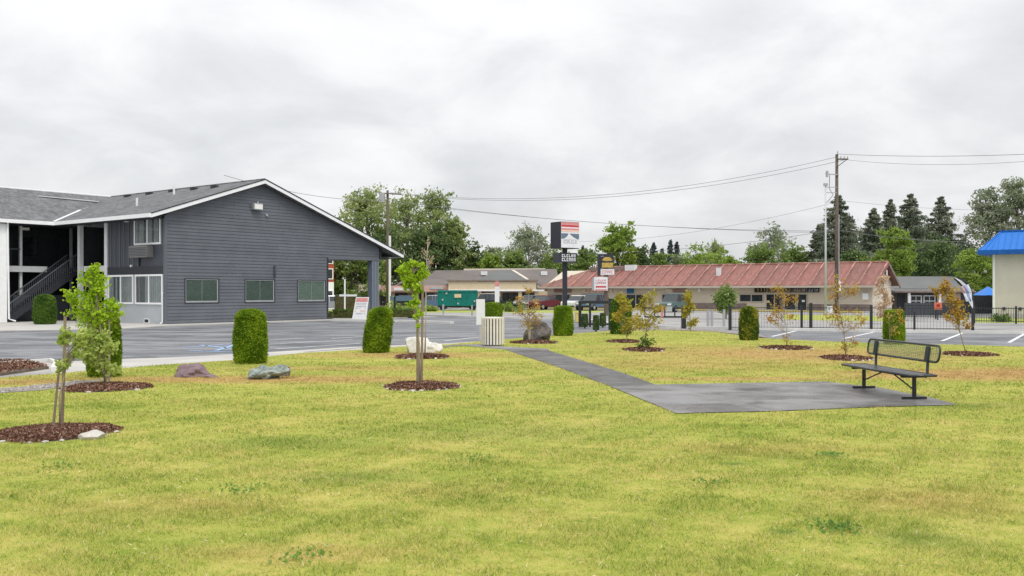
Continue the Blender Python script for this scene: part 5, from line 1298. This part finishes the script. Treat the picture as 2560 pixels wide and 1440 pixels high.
wire('thin wire rising to the top bracket of the steel pole', A(1440, 604, 120), A(2092, 505, 84), .9, .02)
wire('thick lowest wire between the pylon sign and the tall pole', A(1300, 628, 125), A(2092, 574, 84), 1.0, .03)
wire('wire running right behind the firs from the tall pole', A(2092, 574, 82), A(2700, 590, 80), .8, .03)
wire('faint thin wire across the firs at the right', A(2092, 500, 84), A(2700, 520, 84), .5, .018)

# ================================================================ GREEN DUMPSTER
y = 96; k = y/FPX
t = thing('roll_off_dumpster', 'dark teal roll off dumpster across the street before the brown mall', 'dumpster', ((1145-CX)*k, y, 0))
wl = 48*k; zb, zt = .45, Z(726, y)
MB().box(-wl, wl, -1.1, 1.1, zb, zt).build('body', M['teal'], t, .03)
MB().box(-wl-.05, wl+.05, -1.18, -1.1, zt-.14, zt+.02).build('top_rail', M['teal'], t)
for q in range(9): MB().box(-wl+q*2*wl/8-.05, -wl+q*2*wl/8+.05, -1.18, -1.1, zb, zt-.14).build('side_rib', M['teal'], t)
MB().box(-.3, .4, -1.2, -1.17, zt-.75, zt-.38).build('placard', M['cream'], t)
for a, c in ((-1.2, .3), (-1.6, .95), (.0, 1.35), (1.7, 1.1)): MB().box(a, a+.16, -1.2, -1.17, zt-c-.1, zt-c+.08).build('sticker', M['sign_grey'], t)
for a in (-1.6, 1.6): MB().tube([(a, -1.1, .22), (a, 1.1, .22)], .22, 12).build('roller', M['tyre'], t)
MB().box(-wl, wl, -1.0, -.9, .3, .45).build('skid', M['trim_dark'], t)

# ================================================================ CARS
def car(label, px, y, mat, rz=0, L=4.5, Hc=1.5, suv=False):
    t = thing('parked_car', label, 'car', ((px-CX)/FPX*y, y, 0), rz, 'cars parked by the shops')
    l = L/2; w = .86
    prof = [(-l, .35), (-l, .80), (-l+.15, .92), (-l+1.15, .98), (-l+1.2, 1.0), (l-.7, 1.02), (l-.08, .92), (l, .75), (l, .35)]
    mb = MB().prism([(x_, -w, z_) for x_, z_ in prof], (0, 2*w, 0)); body = mb.build('body', M[mat], t, .05)
    top = Hc; a, b_, c, d_ = -l+1.15, -l+1.75, l-1.4+(.5 if suv else 0), l-.75+(.4 if suv else 0)
    cab = MB().raw([(a, -w+.04, .97), (d_, -w+.04, .97), (c, -w+.2, top), (b_, -w+.2, top), (a, w-.04, .97), (d_, w-.04, .97), (c, w-.2, top), (b_, w-.2, top)],
        [(0, 1, 2, 3), (7, 6, 5, 4), (0, 3, 7, 4), (1, 5, 6, 2), (3, 2, 6, 7), (0, 4, 5, 1)]).build('window_band', M['car_glass'], t)
    MB().raw([(b_-.05, -w+.2, top-.02), (c+.05, -w+.2, top-.02), (c+.0, -w+.24, top+.05), (b_, -w+.24, top+.05), (b_-.05, w-.2, top-.02), (c+.05, w-.2, top-.02), (c, w-.24, top+.05), (b_, w-.24, top+.05)],
        [(0, 1, 2, 3), (7, 6, 5, 4), (0, 3, 7, 4), (1, 5, 6, 2), (3, 2, 6, 7), (0, 4, 5, 1)]).build('roof', M[mat], t)
    for sx_ in (-.02, (a+d_)/2*.5+.2):
        for sy in (-1, 1): MB().bar((sx_, sy*(w-.03), .97), (sx_, sy*(w-.19), top), .08, .03).build('pillar', M[mat], t)
    for sx_ in (-l+.85, l-.85):
        for sy in (-1, 1):
            wh = MB().tube([(sx_, sy*(w-.18), .33), (sx_, sy*(w+.02), .33)], .33, 16).build('wheel', M['tyre'], t)
            MB().tube([(sx_, sy*(w+.02), .33), (sx_, sy*(w+.03), .33)], .2, 10).build('rim', M['galv'], wh)
    for sy in (-1, 1):
        MB().box(-l-.02, -l+.1, sy*.62-.2, sy*.62+.2, .66, .82).build('headlight', M['lamp'], t)
        MB().box(l-.1, l+.02, sy*.66-.15, sy*.66+.15, .68, .86).build('tail_light', M['tail'], t)
    MB().box(-l-.05, -l+.1, -w+.05, w-.05, .34, .5).build('bumper', M['black'], t, .02)
car('silver car partly seen through the motel porch', 812, 88, 'car_silver', R(20))
car('black car parked right of the green dumpster', 1212, 100, 'car_black', R(8), Hc=1.7, suv=True)
car('dark car in front of the brown mall left of the bright sapling', 1012, 104, 'car_black', R(4), L=4.8)
car('dark purple car parked close to the left side of the dumpster', 1080, 104, 'car_blue', R(10))
car('dark red car with pale roof near the pylon pole', 1360, 99, 'car_red', R(53))
car('grey hatchback left of the dark red car', 1328, 102, 'car_teal', R(53))
car('white and blue car behind the squat arborvitae', 1448, 97, 'car_white', R(53))
car('blue car seen through the gate frame', 1486, 95, 'car_blue', R(53), Hc=1.65, suv=True)
car('grey green pickup like car behind the yellow saplings', 1686, 88, 'car_teal', R(53), Hc=1.7, suv=True)

# ================================================================ GATE, FENCES
def post(label, px, top, y, w=.1, mat='black_metal', group='black metal posts', name='metal_post', cat='post'):
    x = (px-CX)/FPX*y; H = EYE-(top-HY)/FPX*y
    t = thing(name, label, cat, (x, y, 0), 0, group)
    MB().box(-w/2, w/2, -w/2, w/2, 0, H).build('shaft', M[mat], t); MB().prism([(-w/2-.01, -w/2-.01, H), (w/2+.01, -w/2-.01, H), (w/2+.01, w/2+.01, H), (-w/2-.01, w/2+.01, H)], (0, 0, .03)).build('cap', M[mat], t)
    return t
y = 50; k = y/FPX
t = thing('gate', 'black rectangular gate frame by the squat arborvitae', 'gate', ((1487-CX)*k, y, 0))
xl, xr, zb, zt = (1449-1487)*k, (1527-1487)*k, Z(815, y), Z(752, y)
for a in (xl, xr, (1475-1487)*k): MB().box(a-.06, a+.06, -.04, .04, .0, zt).build('upright', M['black_metal'], t)
MB().box(xl, xr, -.035, .035, zt-.16, zt).build('top_rail', M['black_metal'], t)
MB().box(xl, xr, -.035, .035, zb+.05, zb+.15).build('bottom_rail', M['black_metal'], t)
MB().box(xl-.0, xl+.1, -.05, .05, 0, zt).build('hinge_post', M['black_metal'], t)
post('thick black gate post left of the orange sapling', 1526, 748, 46, .19)
t = thing('gate', 'sliding black gate bar reaching across the drive to the dark post', 'gate', ((1660-CX)/FPX*48, 48, 0)); k = 48/FPX
for z_ in (Z(770, 48), Z(792, 48)): MB().box((1612-1660)*k, (1712-1660)*k, -.03, .03, z_-.05, z_+.04).build('rail', M['black_metal'], t)
for px in (1612, 1636, 1662, 1687): MB().box((px-1660)*k-.03, (px-1660)*k+.03, -.025, .025, Z(792, 48), Z(770, 48)).build('upright', M['black_metal'], t)
MB().box((1664-1660)*k, (1680-1660)*k, -.06, -.03, Z(776, 48), Z(766, 48)).build('placard', M['sign_grey'], t)
MB().box((1652-1660)*k, (1658-1660)*k, -.06, -.03, Z(793, 48), Z(766, 48)).build('striped_board', M['sign_rose'], t)
post('thickest black gate post right of the gate bar', 1709, 766, 46.5, .22)
for i, (px, tp, h) in enumerate(((1770, 770, 0), (1780, 768, 0), (1810, 772, 0))):
    post(['pale grey bollard post left of the red tipped one', 'grey bollard with a red tip by the drive', 'pale grey post nearest the round green tree'][i], px, 775, 50, .12, 'galv', 'grey posts by the drive')
post('short black bollard on the street corner left of the staked sapling', 987, 742, 70, .14, 'black_metal', 'dark street posts')
post('dark sign post left of the slatted bin beneath the dumpster', 1108, 762, 71, .14, 'galv', 'dark street posts')
post('dark sign post at the right end of the dumpster', 1180, 764, 71, .12, 'galv', 'dark street posts')
def fence(label, pts, h, gap=.13, mat='black_metal', group=None):
    t = thing('metal_fence', label, 'fence', (pts[0][0], pts[0][1], 0), 0, group); o = Vector((pts[0][0], pts[0][1], 0)); pk = MB()
    for a, b_ in zip(pts, pts[1:]):
        a = Vector((*a, 0))-o; b_ = Vector((*b_, 0))-o; L = (b_-a).length
        for z_ in (.15, h-.06): MB().bar(a+Vector((0, 0, z_)), b_+Vector((0, 0, z_)), .04, .045).build('rail', M[mat], t)
        n = int(L/gap)
        for q in range(n):
            p = a.lerp(b_, q/n); pk.box(p.x-.009, p.x+.009, p.y-.009, p.y+.009, .05, h)
        m_ = max(1, round(L/2.4))
        for q in range(m_+1):
            p = a.lerp(b_, q/m_); MB().box(p.x-.04, p.x+.04, p.y-.04, p.y+.04, 0, h+.08).build('fence_post', M[mat], t)
    tag(pk.build('picket_row', M[mat], t, recalc=False), kind='stuff')
fence('black picket fence before the blue roofed building', [(((2436-CX)/FPX)*56, 56), (((2760-CX)/FPX)*53, 53)], .98)
fence('dark picket fence in front of the grey office', [(((2262-CX)/FPX)*66, 66), (((2420-CX)/FPX)*63, 63)], 1.0, .16)
t = thing('board_fence', 'dark solid board fence below the windows of the grey office', 'fence', ((2262-CX)/FPX*72, 72, 0)); k = 72/FPX
for q in range(16): MB().box(q*.31, q*.31+.29, random.uniform(-.01, .01), .05, .05, 1.05+random.uniform(-.02, .02)).build('board', M['panel_dark'], t)
t = thing('board_fence', 'black board fence behind the feather flag', 'fence', ((2402-CX)/FPX*78, 78, 0))
for q in range(12): MB().box(q*.25, q*.25+.235, random.uniform(-.01, .01), .05, .05, 1.62+random.uniform(-.02, .02)).build('board', M['trim_dark'], t)
t = thing('notice_board', 'orange red square notice on the fence of the grey office', 'sign', ((2345-CX)/FPX*62.5, 62.5, 0)); z_ = Z(765, 62.5)
MB().box(-.26, .26, -.03, 0, z_-.24, z_+.24).build('panel', M['orange'], t); MB().box(-.11, .11, -.04, -.03, z_-.06, z_+.12).build('symbol', M['tail'], t)
MB().box(-.03, .03, 0, .05, 0, z_+.2).build('post', M['black_metal'], t)

fx = lambda px, y: ((px-CX)/FPX*y, y)
fp = [fx(1825, 46.0), fx(2004, 46.0), fx(2027, 45.6), fx(2178, 44.8), fx(2286, 44.4), fx(2432, 43.8)]
t = thing('metal_fence', 'long thin black picket fence beyond the kerb between lot and street', 'fence', (*fp[0], 0)); o = Vector((*fp[0], 0)); pk = MB()
for (a, b_), hh in zip(zip(fp, fp[1:]), (1.2,)*5):
    a = Vector((*a, 0))-o; b_ = Vector((*b_, 0))-o; L = (b_-a).length
    for z_ in (.14, hh-.08): MB().bar(a+Vector((0, 0, z_)), b_+Vector((0, 0, z_)), .03, .03).build('rail', M['black_metal'], t)
    n = int(L/.14)
    for q in range(n):
        p = a.lerp(b_, q/n); pk.box(p.x-.004, p.x+.004, p.y-.004, p.y+.004, .05, hh-.06)
for (x_, y_), w_, h_ in zip(fp, (.14, .10, .13, .11, .08, .10), (1.22, 1.22, 1.36, 1.26, .95, 1.28)):
    MB().box(x_-o.x-w_/2, x_-o.x+w_/2, y_-o.y-w_/2, y_-o.y+w_/2, 0, h_).build('fence_post', M['black_metal'], t)
tag(pk.build('picket_row', M['black_metal'], t, recalc=False), kind='stuff')

# feather flag
mk('flag_blue', (.30, .38, .62), .6, .1)
y = 43.5; k = y/FPX
t = thing('feather_flag', 'bent black white and blue feather flag on a pole', 'flag', ((2434-CX)*k, y, 0))
Fp = lambda px, py: ((px-2434)*k, EYE-(py-HY)*k)
sp = [Fp(2434, 826), Fp(2434, 760), Fp(2432, 735), Fp(2424, 712), Fp(2410, 697), Fp(2390, 690)]
MB().tube([(a, 0, max(b_, 0)) for a, b_ in sp], [.03, .025, .02, .016, .012, .008], 6).build('pole', M['black_metal'], t)
outer = [Fp(2433, 770), Fp(2432, 752), Fp(2429, 730), Fp(2421, 710), Fp(2408, 698), Fp(2388, 691)]
inner = [Fp(2430, 772), Fp(2416, 754), Fp(2408, 734), Fp(2402, 716), Fp(2393, 706), Fp(2385, 697)]
mats = ['sign_white', 'car_white', 'post_white', 'black', 'sign_grey']
for i in range(5):
    lerp = lambda p, q, f: (p[0]+(q[0]-p[0])*f, p[1]+(q[1]-p[1])*f)
    for j, (f0, f1) in enumerate(((0, .3), (.3, .68), (.68, 1))):
        a, b_, c, d_ = lerp(outer[i], inner[i], f0), lerp(outer[i], inner[i], f1), lerp(outer[i+1], inner[i+1], f1), lerp(outer[i+1], inner[i+1], f0)
        m_ = ['sign_white', 'sign_white', 'sign_white', 'black', 'black'][i] if j == 0 else ['sign_white', 'flag_blue', 'flag_blue', 'sign_white', 'sign_white'][i] if j == 1 else ['black', 'sign_white', 'pinkish', 'black', 'black'][i]
        wv = .05*math.sin(i*1.7+j)
        MB().prism([(a[0], wv, a[1]), (b_[0], -wv, b_[1]), (c[0], wv, c[1]), (d_[0], 0, d_[1])], (0, .008, 0)).build('flag_cloth', M[m_], t)
# blue umbrella
y = 88; x = (2470-CX)/FPX*y; t = thing('umbrella', 'blue patio umbrella left of the blue roofed building', 'umbrella', (x, y, 0)); zt = Z(716, y); ze = Z(738, y)
MB().tube([(0, 0, 0), (0, 0, zt)], .03, 6).build('pole', M['post_white'], t)
me = MB(); n = 8; ring = [(math.cos(2*math.pi*q/n)*1.45, math.sin(2*math.pi*q/n)*1.45, ze) for q in range(n)]
me.raw(ring+[(0, 0, zt)], [(q, (q+1) % n, n) for q in range(n)]); me.raw([(a, b_, c-.18) for a, b_, c in ring]+ring, [(q, (q+1) % n, n+(q+1) % n, n+q) for q in range(n)]); me.build('canopy', M['blue_metal'], t)
for q in range(n): MB().bar((0, 0, zt-.05), (ring[q][0]*.97, ring[q][1]*.97, ze-.03), .025, .025).build('rib', M['post_white'], t)

# sandwich board by the porch
x, y = G(903, 801, 0)
t = thing('sandwich_board', 'white sandwich board with salmon heading under the motel porch', 'sign', (x, y, 0), R(-6))
k = y/FPX; H = 1.55
p = MB().prism([(-.55, -.30, .05), (.42, -.30, .05), (.52, .02, H), (-.36, .02, H)], (0, .03, .006)).build('front_panel', M['sign_white'], t)
MB().prism([(-.50, .36, .05), (.47, .36, .05), (.54, .06, H), (-.34, .06, H)], (0, .03, .006)).build('rear_panel', M['galv'], t)
def pf(u, v): # point on the front panel
    z_ = .05+(H-.05)*v; return (-.55+.19*v+u*(.97-.09*v), -.312+.32*v, z_)
MB().prism([pf(.06, .80), pf(.94, .80), pf(.94, .97), pf(.06, .97)], (0, -.008, 0)).build('heading', M['sign_rose'], p)
for i, (v0, v1) in enumerate(((.68, .74), (.58, .62), (.50, .54), (.36, .44), (.26, .30))):
    n = 6 if i == 0 else 8
    for q in range(n):
        if random.random() < .15: continue
        MB().prism([pf(.1+.8*q/n, v0), pf(.1+.8*(q+.75)/n, v0), pf(.1+.8*(q+.75)/n, v1), pf(.1+.8*q/n, v1)], (0, -.006, 0)).build('letter', M['sign_grey' if i != 3 else 'sign_peach'], p)
for a in (-.5, .37): MB().bar((a, -.30, 0), (a, -.27, .2), .05, .04).build('foot', M['white'], t)

# banner pole, white pole, yellow box, street furniture
t = thing('banner_pole', 'white vertical banner on a thin pole left of the silvery poplar', 'banner', ((1243-CX)/FPX*86, 86, 0))
MB().tube([(0, 0, 0), (0, 0, Z(700, 86))], .05, 6).build('pole', M['galv'], t); MB().box(-.22, .2, -.06, -.04, Z(768, 86), Z(704, 86)).build('banner', M['sign_white'], t); MB().box(-.22, .2, -.07, -.06, Z(716, 86), Z(704, 86)).build('banner_top', M['sign_rose'], t)
t = thing('white_pole', 'thin white pole with crossbar seen through the motel porch', 'pole', ((862-CX)/FPX*84, 84, 0))
MB().tube([(0, 0, 0), (0, 0, Z(698, 84))], .07, 8).build('shaft', M['white'], t); MB().box(-.5, 1.1, -.05, .05, Z(741, 84), Z(736, 84)).build('crossbar', M['post_white'], t)
t = thing('utility_box', 'bright yellow box beside the squat arborvitae', 'box', ((1444-CX)/FPX*58, 58, 0))
MB().box(-.16, .16, -.12, .12, 0, .58).build('body', M['yellow_paint'], t, .02); MB().box(-.18, .18, -.14, .14, .58, .64).build('lid', M['yellow_paint'], t)
t = thing('street_sign', 'dark lettered signboard on posts left of the bright sapling', 'sign', ((1010-CX)/FPX*92, 92, 0))
MB().box(-1.4, 1.2, -.05, .05, 1.0, 1.5).build('panel', M['car_blue'], t)
for a in (-1.2, 1.0): MB().box(a, a+.1, .05, .15, 0, 1.4).build('post', M['galv'], t)
t = thing('shop_bollard', 'pale box and rubbish bin left of the mall meter box', 'bin', ((2074-CX)/FPX*80, 80, 0))
MB().tube([(0, 0, 0), (0, 0, .7)], .25, 10).build('body', M['post_white'], t); MB().tube([(0, 0, .7), (0, 0, .78)], [.27, .2], 10).build('lid', M['trim_dark'], t)
